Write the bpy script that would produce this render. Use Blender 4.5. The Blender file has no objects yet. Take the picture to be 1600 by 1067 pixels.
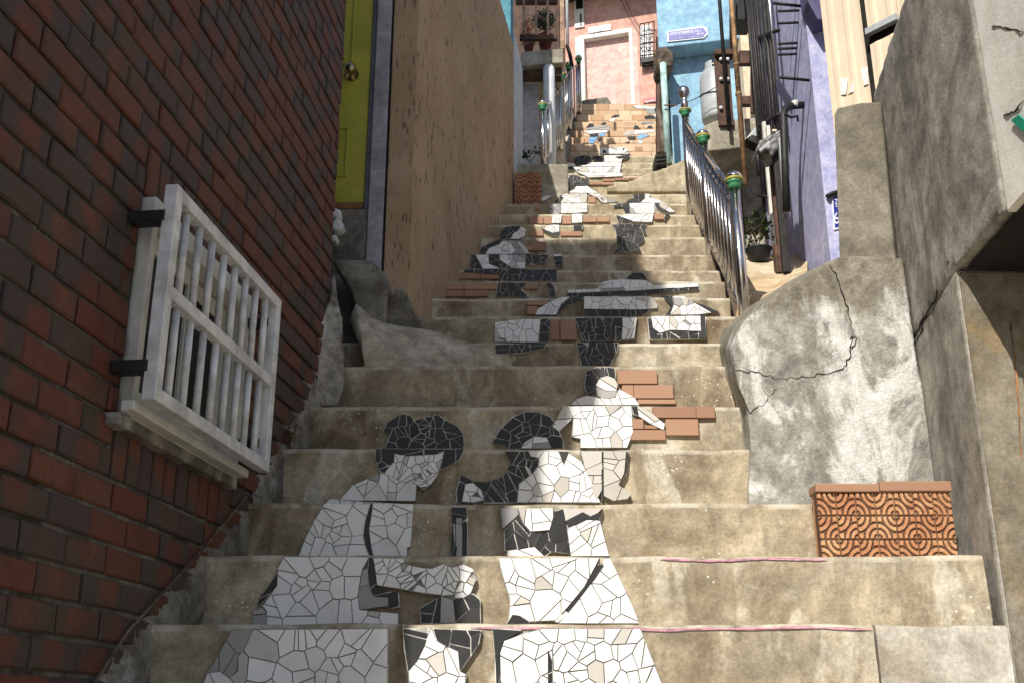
import bpy, bmesh, math, random
from mathutils import Vector, noise, Matrix

# ------------------------------------------------------------------ camera, sky, sun, exposure
EZ = 1.6                                   # eye height above the ground at the foot of the stairs
F = 1700.0                                 # focal length in pixels of the 1600-wide photograph
PT = math.atan(0.3453)                     # upward tilt of the camera
CP, SP = math.cos(PT), math.sin(PT)
scene = bpy.context.scene
cam_d = bpy.data.cameras.new('camera'); cam = bpy.data.objects.new('camera', cam_d)
scene.collection.objects.link(cam)
cam.location = (0, 0, EZ); cam.rotation_euler = (math.pi/2 + PT, 0, 0)
cam_d.sensor_width = 36; cam_d.lens = F/1600*36; cam_d.clip_start = 0.05; cam_d.clip_end = 1000
scene.camera = cam

SUN_EL = math.radians(41); SUN_AZ = math.atan(0.41)
sdir = Vector((math.sin(SUN_AZ)*math.cos(SUN_EL), math.cos(SUN_AZ)*math.cos(SUN_EL), -math.sin(SUN_EL)))
world = bpy.data.worlds.new('World'); scene.world = world; world.use_nodes = True
wn = world.node_tree.nodes; wl = world.node_tree.links
sky = wn.new('ShaderNodeTexSky'); sky.sky_type = 'NISHITA'; sky.sun_disc = False
sky.sun_elevation = SUN_EL; sky.sun_rotation = math.pi + SUN_AZ
wn['Background'].inputs['Strength'].default_value = 0.092
wl.new(sky.outputs[0], wn['Background'].inputs['Color'])
sun_d = bpy.data.lights.new('sun', 'SUN'); sun_d.energy = 4.7; sun_d.angle = math.radians(0.55); sun_d.color = (1, 0.94, 0.84)
sun = bpy.data.objects.new('sun', sun_d); scene.collection.objects.link(sun)
sun.location = (-3, -6, 9); sun.rotation_euler = sdir.to_track_quat('-Z', 'Y').to_euler()
vs = scene.view_settings
vs.view_transform = 'Standard'; vs.look = 'None'; vs.gamma = 1; vs.exposure = 0.3; vs.use_curve_mapping = False

scene.cycles.max_bounces = 6; scene.cycles.diffuse_bounces = 4; scene.cycles.glossy_bounces = 3
rnd = random.Random(7)
C = scene.collection

# ------------------------------------------------------------------ pixel -> place helpers
def dirv(x, y):
    u = (x-800)/F; v = (533.5-y)/F
    return Vector((u, CP - v*SP, SP + v*CP))
def at(x, y, Y):
    d = dirv(x, y); t = Y/d.y
    return Vector((d.x*t, Y, EZ + d.z*t))
def on_wall(x, y, a, T):                    # vertical wall X = a + T*Y
    d = dirv(x, y); t = a/(d.x - T*d.y)
    return Vector((d.x*t, d.y*t, EZ + d.z*t))
def pix(p):
    x, y, z = p[0], p[1], p[2]-EZ
    zc = y*CP + z*SP
    return 800 + F*x/zc, 533.5 - F*(z*CP - y*SP)/zc, zc
def V(s):                                   # "x,y x,y" -> points
    return [tuple(float(q) for q in p.split(',')) for p in s.split()]
CROPS = {'1': (280, 760, .28777), '2': (620, 770, .2783), '3': (420, 560, .28125), '4': (700, 560, .29993),
         '5': (640, 340, .3125), '6': (660, 340, .1625), '7': (820, 250, .1625), '8': (860, 150, .14055), '0': (0, 0, 1)}
def PX(c, s):
    ox, oy, k = CROPS[c]
    return [(ox + x*k, oy + y*k) for x, y in V(s)]

# ------------------------------------------------------------------ materials
MATS = {}
def nodes(name):
    m = bpy.data.materials.new(name); m.use_nodes = True
    nt = m.node_tree; b = nt.nodes['Principled BSDF']
    MATS[name] = m
    return m, nt, b
def N(nt, t, **kw):
    n = nt.nodes.new(t)
    for k, v in kw.items():
        if k in n.inputs: n.inputs[k].default_value = v
        else: setattr(n, k, v)
    return n
def L(nt, a, b): nt.links.new(a, b)
def mixc(nt, fac, a, b, mode='MIX'):
    n = nt.nodes.new('ShaderNodeMix'); n.data_type = 'RGBA'; n.blend_type = mode
    for i, s in ((0, fac), (6, a), (7, b)):
        if hasattr(s, 'is_linked'): nt.links.new(s, n.inputs[i])
        elif i == 0: n.inputs[0].default_value = s
        else: n.inputs[i].default_value = (*s, 1) if len(s) == 3 else s
    return n.outputs[2]
def ramp(nt, src, p0, p1, interp='LINEAR'):
    n = nt.nodes.new('ShaderNodeMapRange'); n.inputs[1].default_value = p0; n.inputs[2].default_value = p1
    n.interpolation_type = 'SMOOTHSTEP' if interp == 'S' else 'LINEAR'
    nt.links.new(src, n.inputs[0]); return n.outputs[0]
def math_(nt, op, a, b=0.0):
    n = nt.nodes.new('ShaderNodeMath'); n.operation = op
    for i, s in ((0, a), (1, b)):
        if hasattr(s, 'is_linked'): nt.links.new(s, n.inputs[i])
        else: n.inputs[i].default_value = s
    return n.outputs[0]
def pos(nt, scale=(1, 1, 1), off=(0, 0, 0)):
    g = nt.nodes.new('ShaderNodeNewGeometry'); mp = nt.nodes.new('ShaderNodeMapping')
    mp.inputs['Scale'].default_value = scale; mp.inputs['Location'].default_value = off
    nt.links.new(g.outputs['Position'], mp.inputs[0]); return mp.outputs[0]
def noi(nt, vec, scale, detail=6, rough=.6, dist=0):
    n = N(nt, 'ShaderNodeTexNoise', Scale=scale, Detail=detail, Roughness=rough, Distortion=dist)
    nt.links.new(vec, n.inputs['Vector']); return n.outputs['Fac']
def bump(nt, b, h, strength, dist=.01):
    n = N(nt, 'ShaderNodeBump', Strength=strength, Distance=dist)
    nt.links.new(h, n.inputs['Height']); nt.links.new(n.outputs[0], b.inputs['Normal'])

def concrete(name, base, dark, light, seed=0, streak=.5, patch=.5, bmp=.35, rough=.9, specks=0.0, stain=None, fs=1.0, lip=False, sharp=0, wash=None):
    m, nt, b = nodes(name)
    p = pos(nt, off=(seed*3.1, seed*1.7, seed*2.3))
    ps = pos(nt, (9, 9, .8), (seed, seed*2, 0))
    n1 = noi(nt, p, 3.2*fs, 6, .65, .6); n2 = noi(nt, ps, 1.0, 5, .6); n3 = noi(nt, p if not wash else pos(nt, (1.25, 1.25, .62), (seed, 0, 3)), 1.5*fs, 8, .68, .7)
    n4 = noi(nt, p, 110, 3, .75); n5 = noi(nt, p, 17, 6, .75)
    c = mixc(nt, ramp(nt, n1, .34, .66, 'S'), dark, base)
    pf = math_(nt, 'MULTIPLY', ramp(nt, n3, .5-.03*sharp, .66-.09*sharp, 'S'), patch)
    if wash:                                 # whitewash brushed on only up to an uneven height
        sp_ = nt.nodes.new('ShaderNodeSeparateXYZ'); nt.links.new(pos(nt), sp_.inputs[0])
        hz = math_(nt, 'ADD', sp_.outputs[2], math_(nt, 'MULTIPLY', noi(nt, pos(nt, (14, 14, 3)), 1.0, 5), .5))
        lim = ramp(nt, hz, wash+.30, wash+.22); pf = math_(nt, 'MULTIPLY', pf, lim)
        c = mixc(nt, math_(nt, 'MULTIPLY', lim, .55), c, mixc(nt, ramp(nt, n1, .3, .6), (.22, .215, .2), (.44, .435, .41)))
    c = mixc(nt, pf, c, light)
    c = mixc(nt, math_(nt, 'MULTIPLY', ramp(nt, n2, .52, .7, 'S'), streak), c, dark)
    if lip:                                  # hard-edged damp marks running down the risers
        n7 = noi(nt, pos(nt, (3.2, 1.0, .7), (seed*2, 0, 4)), 1.7, 5, .55, .5)
        c = mixc(nt, math_(nt, 'MULTIPLY', ramp(nt, n7, .56, .585), .5), c, dark)
        n8 = noi(nt, pos(nt, (2.6, 1.0, 1.1), (seed*7, 3, 1)), 1.9, 5, .55, .5)
        c = mixc(nt, math_(nt, 'MULTIPLY', ramp(nt, n8, .60, .63), .55), c, light)
    if stain:
        n6 = noi(nt, pos(nt, (2.2, 2.2, .9), (seed*5, 2, 7)), 1.6, 6, .6, .8)
        c = mixc(nt, math_(nt, 'MULTIPLY', ramp(nt, n6, .5, .68, 'S'), .8), c, stain)
    c = mixc(nt, .45, c, mixc(nt, ramp(nt, n5, .35, .65), (.22, .22, .22), (.78, .78, .78)), 'OVERLAY')
    c = mixc(nt, .5, c, mixc(nt, ramp(nt, n4, .3, .7), (.3, .3, .3), (.7, .7, .7)), 'OVERLAY')
    if specks:
        vo = N(nt, 'ShaderNodeTexVoronoi', Scale=55.0); nt.links.new(p, vo.inputs['Vector'])
        sp = math_(nt, 'LESS_THAN', vo.outputs['Distance'], .16)
        gate = ramp(nt, noi(nt, p, 4.5, 3), .56, .6)
        c = mixc(nt, math_(nt, 'MULTIPLY', math_(nt, 'MULTIPLY', sp, gate), specks), c, (.75, .73, .66))
    if lip:                                  # worn, paler nosing with dark bites
        a = nt.nodes.new('ShaderNodeAttribute'); a.attribute_name = 'lip'
        c = mixc(nt, math_(nt, 'MULTIPLY', a.outputs['Fac'], math_(nt, 'MULTIPLY', ramp(nt, noi(nt, p, 11, 6), .42, .60), .75)), c, light)
    nt.links.new(c, b.inputs['Base Color'])
    b.inputs['Roughness'].default_value = rough; b.inputs['Specular IOR Level'].default_value = .25
    h = math_(nt, 'ADD', math_(nt, 'MULTIPLY', n5, 1.0), math_(nt, 'MULTIPLY', n4, .35))
    bump(nt, b, h, bmp, .012)
    return m
def plain(name, col, rough=.6, metal=0.0, var=.12, scale=6, bmp=.1, spec=.4, objrand=0.0, coat=0.0):
    m, nt, b = nodes(name)
    p = pos(nt)
    n1 = noi(nt, p, scale, 6, .6); n2 = noi(nt, p, scale*9, 4, .6)
    lo = tuple(max(0, v*(1-var*1.6)) for v in col); hi = tuple(min(1, v*(1+var)) for v in col)
    c = mixc(nt, ramp(nt, n1, .35, .65), lo, hi)
    c = mixc(nt, var*1.2, c, mixc(nt, ramp(nt, n2, .3, .7), (.2, .2, .2), (.8, .8, .8)), 'OVERLAY')
    if objrand:
        oi = nt.nodes.new('ShaderNodeObjectInfo')
        c = mixc(nt, objrand, c, mixc(nt, oi.outputs['Random'], (.25, .25, .25), (.75, .75, .75)), 'OVERLAY')
    nt.links.new(c, b.inputs['Base Color'])
    r = math_(nt, 'ADD', math_(nt, 'MULTIPLY', ramp(nt, n2, .3, .7), .15), rough-.07)
    nt.links.new(r, b.inputs['Roughness'])
    b.inputs['Metallic'].default_value = metal; b.inputs['Specular IOR Level'].default_value = spec
    b.inputs['Coat Weight'].default_value = coat
    if bmp: bump(nt, b, n2, bmp, .004)
    return m

concrete('step_concrete', (.435, .37, .265), (.215, .172, .115), (.56, .525, .435), 1, .65, .45, .35, specks=.8, stain=(.12, .08, .045), fs=1.5, lip=True)
concrete('step_concrete_pale', (.55, .535, .495), (.33, .29, .23), (.64, .635, .61), 2, .3, .5, .25)
concrete('step_concrete_upper', (.46, .40, .28), (.26, .215, .14), (.58, .52, .40), 3, .6, .4, .3, stain=(.2, .15, .09), fs=1.4, lip=True)
concrete('plaster_pale', (.42, .40, .36), (.15, .135, .11), (.66, .66, .64), 4, .55, .9, .6, fs=2.3)
concrete('bank_plaster', (.27, .25, .20), (.15, .135, .105), (.62, .62, .595), 24, .45, .9, .7, fs=3.2, sharp=.8, wash=EZ+1.22)
concrete('pillar_concrete', (.26, .24, .195), (.15, .135, .105), (.33, .31, .265), 5, .7, .4, .4, fs=1.5)
concrete('grey_render', (.40, .375, .33), (.17, .16, .14), (.52, .50, .47), 6, .8, .5, .3, fs=1.3)
concrete('cement_dark', (.27, .25, .21), (.12, .105, .085), (.40, .385, .34), 7, .5, .6, .5, fs=1.8)
concrete('cement_fillet', (.52, .46, .35), (.30, .25, .175), (.62, .57, .47), 27, .35, .6, .5, fs=1.6)
concrete('cement_smear', (.30, .28, .24), (.11, .095, .075), (.50, .49, .46), 8, .6, .8, .8, fs=2.5)
concrete('ramp_cement', (.52, .43, .30), (.36, .27, .16), (.60, .54, .43), 9, .5, .5, .3, stain=(.46, .30, .14))
concrete('slab_concrete', (.44, .41, .33), (.24, .22, .17), (.52, .5, .42), 10, .4, .4, .3)
concrete('white_render', (.88, .86, .80), (.70, .68, .62), (.90, .89, .85), 11, .35, .5, .2)
concrete('lower_wall_render', (.24, .215, .165), (.15, .13, .095), (.30, .285, .24), 12, .5, .5, .3, stain=(.24, .16, .07))
concrete('ground_concrete', (.33, .30, .25), (.2, .18, .14), (.42, .4, .35), 13, .2, .5, .3)
concrete('lilac_wall', (.46, .475, .70), (.40, .41, .60), (.50, .51, .74), 14, .35, .4, .15)
concrete('blue_wall', (.29, .48, .62), (.24, .42, .56), (.36, .55, .68), 15, .3, .4, .2)
concrete('pink_wall', (.66, .38, .31), (.56, .31, .25), (.70, .43, .36), 16, .3, .3, .15)
concrete('pale_pink_panel', (.70, .48, .43), (.63, .42, .375), (.74, .52, .47), 17, .3, .5, .15)
concrete('pale_wall', (.62, .63, .66), (.5, .5, .52), (.7, .71, .74), 18, .3, .5, .15)
concrete('cream_wall', (.74, .60, .44), (.64, .5, .36), (.78, .66, .5), 19, .3, .3, .1)
concrete('teal_wall', (.10, .27, .34), (.07, .2, .26), (.13, .31, .38), 20, .3, .3, .2)
concrete('mauve_jamb', (.36, .33, .36), (.26, .24, .25), (.42, .4, .42), 21, .4, .4, .35)
concrete('mortar', (.125, .115, .098), (.045, .04, .034), (.27, .255, .225), 22, .2, .6, .5)

def stucco():
    m, nt, b = nodes('beige_stucco')
    p = pos(nt)
    n1 = noi(nt, p, 2.2, 7, .6, .5)
    # short trowel scratches: slanted, stretched noise
    g = nt.nodes.new('ShaderNodeNewGeometry'); mp = nt.nodes.new('ShaderNodeMapping')
    mp.inputs['Rotation'].default_value = (math.radians(24), 0, 0); mp.inputs['Scale'].default_value = (70, 24, 13)
    L(nt, g.outputs['Position'], mp.inputs[0])
    s = noi(nt, mp.outputs[0], 1.0, 3, .55); gate = noi(nt, p, 7, 3)
    sc = math_(nt, 'MULTIPLY', ramp(nt, s, .575, .64, 'S'), ramp(nt, gate, .38, .52))
    c = mixc(nt, ramp(nt, n1, .35, .65), (.37, .255, .155), (.46, .33, .215))
    st = noi(nt, pos(nt, (6, 6, .7)), 1.0, 4)
    c = mixc(nt, math_(nt, 'MULTIPLY', ramp(nt, st, .5, .7), .2), c, (.32, .215, .12))
    c = mixc(nt, math_(nt, 'MULTIPLY', sc, .75), c, (.14, .09, .05))
    # damp grime that rises from the foot of the wall in patches
    gr = noi(nt, p, 5, 8, .7, .8)
    c = mixc(nt, math_(nt, 'MULTIPLY', ramp(nt, gr, .56, .68, 'S'), .55), c, (.22, .16, .085))
    L(nt, c, b.inputs['Base Color']); b.inputs['Roughness'].default_value = .95; b.inputs['Specular IOR Level'].default_value = .2
    f = noi(nt, p, 120, 3, .7)
    h = math_(nt, 'SUBTRACT', math_(nt, 'MULTIPLY', f, .5), sc)
    bump(nt, b, h, .5, .006)
stucco()

def brick_mat():
    m, nt, b = nodes('brick_clay')
    oi = nt.nodes.new('ShaderNodeObjectInfo'); g = nt.nodes.new('ShaderNodeNewGeometry')
    r1 = math_(nt, 'FRACT', math_(nt, 'ADD', oi.outputs['Random'], g.outputs['Random Per Island']))
    r2 = math_(nt, 'FRACT', math_(nt, 'MULTIPLY', r1, 7.13)); r3 = math_(nt, 'FRACT', math_(nt, 'MULTIPLY', r1, 23.7))
    uv = nt.nodes.new('ShaderNodeUVMap'); sx = nt.nodes.new('ShaderNodeSeparateXYZ'); L(nt, uv.outputs[0], sx.inputs[0])
    p = pos(nt); n1 = noi(nt, p, 16, 6, .6, .4); n2 = noi(nt, p, 75, 5, .7); n3 = noi(nt, p, 300, 2)
    red = mixc(nt, r2, (.138, .044, .027), (.145, .064, .034))
    red = mixc(nt, ramp(nt, n1, .3, .7), red, (.105, .034, .024))
    dark = mixc(nt, r2, (.062, .044, .043), (.070, .051, .039))
    # kiln flash: the dark skin creeps in from the ends on a share of the bricks
    u = math_(nt, 'ABSOLUTE', math_(nt, 'SUBTRACT', sx.outputs[0], math_(nt, 'ADD', .25, math_(nt, 'MULTIPLY', r3, .5))))
    v = math_(nt, 'MULTIPLY', math_(nt, 'ABSOLUTE', math_(nt, 'SUBTRACT', sx.outputs[1], math_(nt, 'ADD', .3, math_(nt, 'MULTIPLY', r2, .4)))), .42)
    u = math_(nt, 'SQRT', math_(nt, 'ADD', math_(nt, 'MULTIPLY', u, u), math_(nt, 'MULTIPLY', v, v)))
    u = math_(nt, 'ADD', u, math_(nt, 'MULTIPLY', math_(nt, 'SUBTRACT', n1, .5), .5))
    flash = math_(nt, 'MULTIPLY', ramp(nt, u, .10, .42, 'S'), ramp(nt, r1, .14, .34))
    full = math_(nt, 'MULTIPLY', ramp(nt, r1, .74, .80), .9)
    fac = math_(nt, 'MAXIMUM', flash, full)
    c = mixc(nt, fac, red, dark)
    c = mixc(nt, .45, c, mixc(nt, ramp(nt, n2, .3, .7), (.25, .25, .25), (.75, .75, .75)), 'OVERLAY')
    eff = noi(nt, p, 5.5, 8, .75)
    c = mixc(nt, math_(nt, 'MULTIPLY', ramp(nt, eff, .66, .74), .35), c, (.4, .36, .31))
    L(nt, c, b.inputs['Base Color'])
    L(nt, math_(nt, 'ADD', .55, math_(nt, 'MULTIPLY', n2, .3)), b.inputs['Roughness']); b.inputs['Specular IOR Level'].default_value = .3
    bump(nt, b, math_(nt, 'ADD', n2, math_(nt, 'MULTIPLY', n3, .4)), .35, .004)
brick_mat()

def tile_mat(name, c0, c1, rough, var=.5, grime=.25):
    m, nt, b = nodes(name)
    oi = nt.nodes.new('ShaderNodeObjectInfo')
    p = pos(nt); n = noi(nt, p, 9, 6, .65); n2 = noi(nt, p, 60, 4, .7)
    c = mixc(nt, oi.outputs['Random'], c0, c1)
    c = mixc(nt, math_(nt, 'MULTIPLY', ramp(nt, n, .52, .7), grime), c, (.30, .26, .2))
    c = mixc(nt, math_(nt, 'MULTIPLY', ramp(nt, n2, .6, .75), grime*.8), c, (.28, .25, .2))
    L(nt, c, b.inputs['Base Color'])
    L(nt, math_(nt, 'ADD', rough, math_(nt, 'MULTIPLY', n, .25)), b.inputs['Roughness'])
    b.inputs['Specular IOR Level'].default_value = .45
    bump(nt, b, noi(nt, p, 30, 3), .06, .004)
tile_mat('tile_white', (.72, .715, .70), (.82, .815, .80), .28)
tile_mat('tile_cream', (.47, .44, .40), (.58, .55, .51), .3)
tile_mat('tile_grey', (.27, .27, .27), (.40, .39, .38), .3)
tile_mat('tile_black', (.008, .008, .009), (.020, .0195, .020), .38, grime=.04)
tile_mat('tile_blue', (.16, .37, .66), (.24, .46, .74), .25)
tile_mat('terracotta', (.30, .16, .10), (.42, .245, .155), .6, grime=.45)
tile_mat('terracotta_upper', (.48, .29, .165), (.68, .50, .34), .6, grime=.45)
plain('grout_grey', (.30, .295, .28), .95, var=.3, scale=30, bmp=.4)
plain('grout_pale', (.60, .58, .54), .95, var=.3, scale=30, bmp=.4)
plain('white_aluminium', (.64, .65, .66), .42, 0.0, .2, 16, .12)
plain('window_pvc', (.62, .61, .56), .45, 0, .12, 10, .03)
plain('pane_glass', (.012, .014, .014), .35, 0, .1, 4, 0, .15)
plain('black_bracket', (.018, .016, .015), .5, 0, .3, 20)
plain('steel', (.62, .58, .55), .16, 1.0, .05, 20, .02)
plain('dull_steel', (.5, .5, .5), .35, 1.0, .1, 20, .05)
plain('green_ring', (.05, .23, .10), .4, 0, .15, 20)
plain('yellow_ring', (.38, .33, .07), .4, 0, .15, 20)
plain('door_yellow', (.47, .44, .052), .45, 0, .10, 5, .05)
plain('rust_brown', (.20, .095, .035), .8, 0, .4, 14, .3)
plain('rusty_pipe', (.33, .20, .10), .65, .2, .5, 7, .3)
plain('brass', (.45, .36, .2), .3, 1.0, .15, 20)
plain('beige_sheet', (.70, .58, .43), .45, 0, .05, 4, .03)
plain('black_iron', (.022, .020, .019), .55, .2, .4, 25, .2)
plain('dark_brown_wood', (.085, .042, .026), .7, 0, .35, 12, .3)
plain('weathered_wood', (.36, .24, .16), .8, 0, .35, 12, .4)
plain('pipe_white', (.62, .64, .66), .4, 0, .08, 10, .03)
plain('pipe_aqua', (.42, .62, .60), .5, 0, .25, 14, .1)
plain('gas_grey', (.40, .43, .45), .45, 0, .12, 8, .05)
plain('sign_blue', (.022, .03, .30), .4, 0, .08, 10, 0)
plain('sign_white', (.80, .80, .82), .4, 0, .05, 10, 0)
plain('sign_red', (.55, .05, .09), .45, 0, .2, 20, 0)
plain('tape_green', (.01, .33, .22), .35, 0, .15, 20, .1)
plain('pink_paint', (.60, .30, .38), .8, 0, .25, 40, .2)
plain('sign_pale_blue', (.25, .27, .55), .5, 0, .05, 10, 0)
plain('paper_white', (.74, .74, .72), .7, 0, .1, 20, .1)
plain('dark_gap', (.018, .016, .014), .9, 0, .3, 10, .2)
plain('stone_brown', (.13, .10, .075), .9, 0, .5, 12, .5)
plain('plastic_wrap', (.17, .17, .17), .25, 0, .4, 25, .5, .6)
plain('pot_black', (.02, .022, .025), .5, 0, .2, 20)
plain('pot_red', (.16, .03, .03), .5, 0, .2, 20)
plain('leaf_green', (.055, .10, .03), .5, 0, .5, 20, .1, objrand=.2)
plain('leaf_dark', (.018, .045, .014), .45, 0, .5, 20, .1)
plain('petal_peach', (.75, .40, .25), .6, 0, .3, 25, .1)
plain('stem_brown', (.13, .09, .05), .8, 0, .3, 20)
plain('crack_dark', (.035, .03, .026), 1.0, 0, .4, 30, 0, .1)
plain('rust_streak', (.34, .15, .05), .85, 0, .4, 18, .2)
plain('frame_slate', (.13, .135, .18), .6, 0, .2, 10)
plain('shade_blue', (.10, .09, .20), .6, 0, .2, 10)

def paver_mat():
    m, nt, b = nodes('paver_clay')
    a = nt.nodes.new('ShaderNodeAttribute'); a.attribute_name = 'groove'
    oi = nt.nodes.new('ShaderNodeObjectInfo'); p = pos(nt); n = noi(nt, p, 22, 6, .65); n2 = noi(nt, p, 130, 3)
    c = mixc(nt, oi.outputs['Random'], (.45, .215, .10), (.58, .355, .18))
    c = mixc(nt, ramp(nt, n, .45, .7), c, (.40, .15, .065))
    c = mixc(nt, math_(nt, 'MULTIPLY', a.outputs['Fac'], .92), c, (.045, .02, .012))  # darker in the grooves and along the edges
    L(nt, c, b.inputs['Base Color']); b.inputs['Roughness'].default_value = .75
    bump(nt, b, n2, .3, .003)
paver_mat()

# ------------------------------------------------------------------ object helpers
WL = {}                                     # world position of every empty / part origin
def tag(o, label=None, cat=None, group=None, kind=None):
    for k, v in (('label', label), ('category', cat), ('group', group), ('kind', kind)):
        if v: o[k] = v
    return o
def thing(name, label, cat, loc, group=None, kind=None):
    o = bpy.data.objects.new(name, None); C.objects.link(o); o.location = loc; o.empty_display_size = .1
    WL[o.name] = Vector(loc)
    return tag(o, label, cat, group, kind)
class MB:
    def __init__(s): s.v = []; s.f = []; s.mi = []; s.cur = 0
    def add(s, vs, fs):
        k = len(s.v); s.v += [Vector(p) for p in vs]; s.f += [tuple(k+i for i in f) for f in fs]; s.mi += [s.cur]*len(fs)
        return s
    def box(s, x0, x1, y0, y1, z0, z1):
        return s.add([(x, y, z) for z in (z0, z1) for x, y in ((x0, y0), (x1, y0), (x1, y1), (x0, y1))],
                     [(3, 2, 1, 0), (4, 5, 6, 7), (0, 1, 5, 4), (1, 2, 6, 5), (2, 3, 7, 6), (3, 0, 4, 7)])
    def obox(s, c, ax, ay, az):             # centre and three half-axis vectors
        c = Vector(c)
        return s.add([c + ax*i + ay*j + az*k for k in (-1, 1) for i, j in ((-1, -1), (1, -1), (1, 1), (-1, 1))],
                     [(3, 2, 1, 0), (4, 5, 6, 7), (0, 1, 5, 4), (1, 2, 6, 5), (2, 3, 7, 6), (3, 0, 4, 7)])
    def prism(s, pts, ex, back=None):       # polygon of 3-D points swept by ex (or to the list back)
        n = len(pts); pts = [Vector(p) for p in pts]
        b = [Vector(p) for p in back] if back else [p + Vector(ex) for p in pts]
        return s.add(pts + b, [tuple(range(n)), tuple(range(2*n-1, n-1, -1))] + [(i, n+i, n+(i+1) % n, (i+1) % n) for i in range(n)])
    def plan(s, pts, z0, z1):               # plan polygon [(x,y)] from z0 to z1 (z1 may be a list)
        zt = z1 if isinstance(z1, (list, tuple)) else [z1]*len(pts)
        return s.prism([(x, y, z0) for x, y in pts], None, [(x, y, zt[i]) for i, (x, y) in enumerate(pts)])
    def tube(s, pts, r, n=10, cap=True):
        pts = [Vector(p) for p in pts]; rr = r if isinstance(r, (list, tuple)) else [r]*len(pts)
        rings = []; k0 = len(s.v); up = None
        for i, p in enumerate(pts):
            t = (pts[min(i+1, len(pts)-1)] - pts[max(i-1, 0)]).normalized()
            if up is None: up = Vector((1, 0, 0)) if abs(t.x) < .9 else Vector((0, 1, 0))
            a = (up - t*up.dot(t)).normalized(); bb = t.cross(a); up = a
            rings.append([p + (a*math.cos(q) + bb*math.sin(q))*rr[i] for q in (2*math.pi*j/n for j in range(n))])
        vs = [v for r_ in rings for v in r_]
        fs = [(i*n+j, i*n+(j+1) % n, (i+1)*n+(j+1) % n, (i+1)*n+j) for i in range(len(pts)-1) for j in range(n)]
        if cap: fs += [tuple(range(n-1, -1, -1)), tuple((len(pts)-1)*n+j for j in range(n))]
        return s.add(vs, fs)
    def lathe(s, c, prof, n=20):            # profile [(r, z)] round the vertical through c
        c = Vector(c)
        vs = [c + Vector((r*math.cos(2*math.pi*j/n), r*math.sin(2*math.pi*j/n), z)) for r, z in prof for j in range(n)]
        fs = [(i*n+j, i*n+(j+1) % n, (i+1)*n+(j+1) % n, (i+1)*n+j) for i in range(len(prof)-1) for j in range(n)]
        fs += [tuple(range(n-1, -1, -1)), tuple((len(prof)-1)*n+j for j in range(n))]
        return s.add(vs, fs)
    def build(s, name, mat, parent=None, smooth=False, bevel=0, rough=None, label=None, cat=None, group=None, kind=None, seg=2, fix=True):
        xs = [p.x for p in s.v]; ys = [p.y for p in s.v]; zs = [p.z for p in s.v]
        o0 = Vector(((min(xs)+max(xs))/2, (min(ys)+max(ys))/2, min(zs)))
        me = bpy.data.meshes.new(name); me.from_pydata([p-o0 for p in s.v], [], s.f)
        for m_ in (mat if isinstance(mat, (list, tuple)) else [mat]): me.materials.append(MATS[m_])
        if isinstance(mat, (list, tuple)): me.polygons.foreach_set('material_index', s.mi)
        if fix:
            bm = bmesh.new(); bm.from_mesh(me); bmesh.ops.recalc_face_normals(bm, faces=bm.faces); bm.to_mesh(me); bm.free()
        if smooth: me.polygons.foreach_set('use_smooth', [True]*len(me.polygons))
        me.update()
        o = bpy.data.objects.new(name, me); C.objects.link(o)
        place(o, o0, parent)
        if bevel:
            b = o.modifiers.new('bevel', 'BEVEL'); b.width = bevel; b.segments = seg; b.limit_method = 'ANGLE'; b.angle_limit = math.radians(40)
        if rough:
            vx, st, sz = rough
            r = o.modifiers.new('remesh', 'REMESH'); r.mode = 'VOXEL'; r.voxel_size = vx; r.use_smooth_shade = True
            for k, (st_, sz_) in enumerate(((st, sz), (st*.35, sz*.22))):
                tx = bpy.data.textures.new(name + '_relief', 'CLOUDS'); tx.noise_scale = sz_; tx.noise_depth = 3
                d = o.modifiers.new('relief', 'DISPLACE'); d.texture = tx; d.strength = st_; d.mid_level = .5; d.texture_coords = 'GLOBAL'
        return tag(o, label, cat, group, kind)
def place(o, w, parent):
    WL[o.name] = Vector(w)
    if parent: o.parent = parent; o.location = Vector(w) - WL[parent.name]
    else: o.location = w
def solid(name, pts, Y, depth, mat, parent=None, shift=(0, 0), **kw):   # outline seen in the photo, standing at depth Y, with real thickness
    fr = [at(x, y, Y) for x, y in pts]
    return MB().prism(fr, (shift[0], depth, shift[1])).build(name, mat, parent, **kw)
def ribbon(pts3, w, nrm, jit=0, r=rnd):      # flat strip of varying width along 3-D points, lying off a surface with normal nrm
    m = MB(); L_, R_ = [], []
    for i, p in enumerate(pts3):
        p = Vector(p); t = (Vector(pts3[min(i+1, len(pts3)-1)]) - Vector(pts3[max(i-1, 0)])).normalized()
        sd = t.cross(nrm).normalized(); ww = w*(r.uniform(.35, 1.2) if jit else 1)
        if jit and i in (0, len(pts3)-1): ww *= .15
        L_.append(p + sd*ww/2); R_.append(p - sd*ww/2)
    n = len(pts3)
    m.prism(L_ + R_[::-1], nrm*.002)
    return m
def jag(p, k=4, amp=.012, r=rnd):            # jagged polyline through points
    out = []
    for a, b in zip(p[:-1], p[1:]):
        a, b = Vector(a), Vector(b)
        for i in range(k):
            q = a.lerp(b, i/k)
            if i: q += Vector((r.uniform(-amp, amp), 0, r.uniform(-amp, amp)))
            out.append(q)
    out.append(Vector(p[-1])); return out
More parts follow.
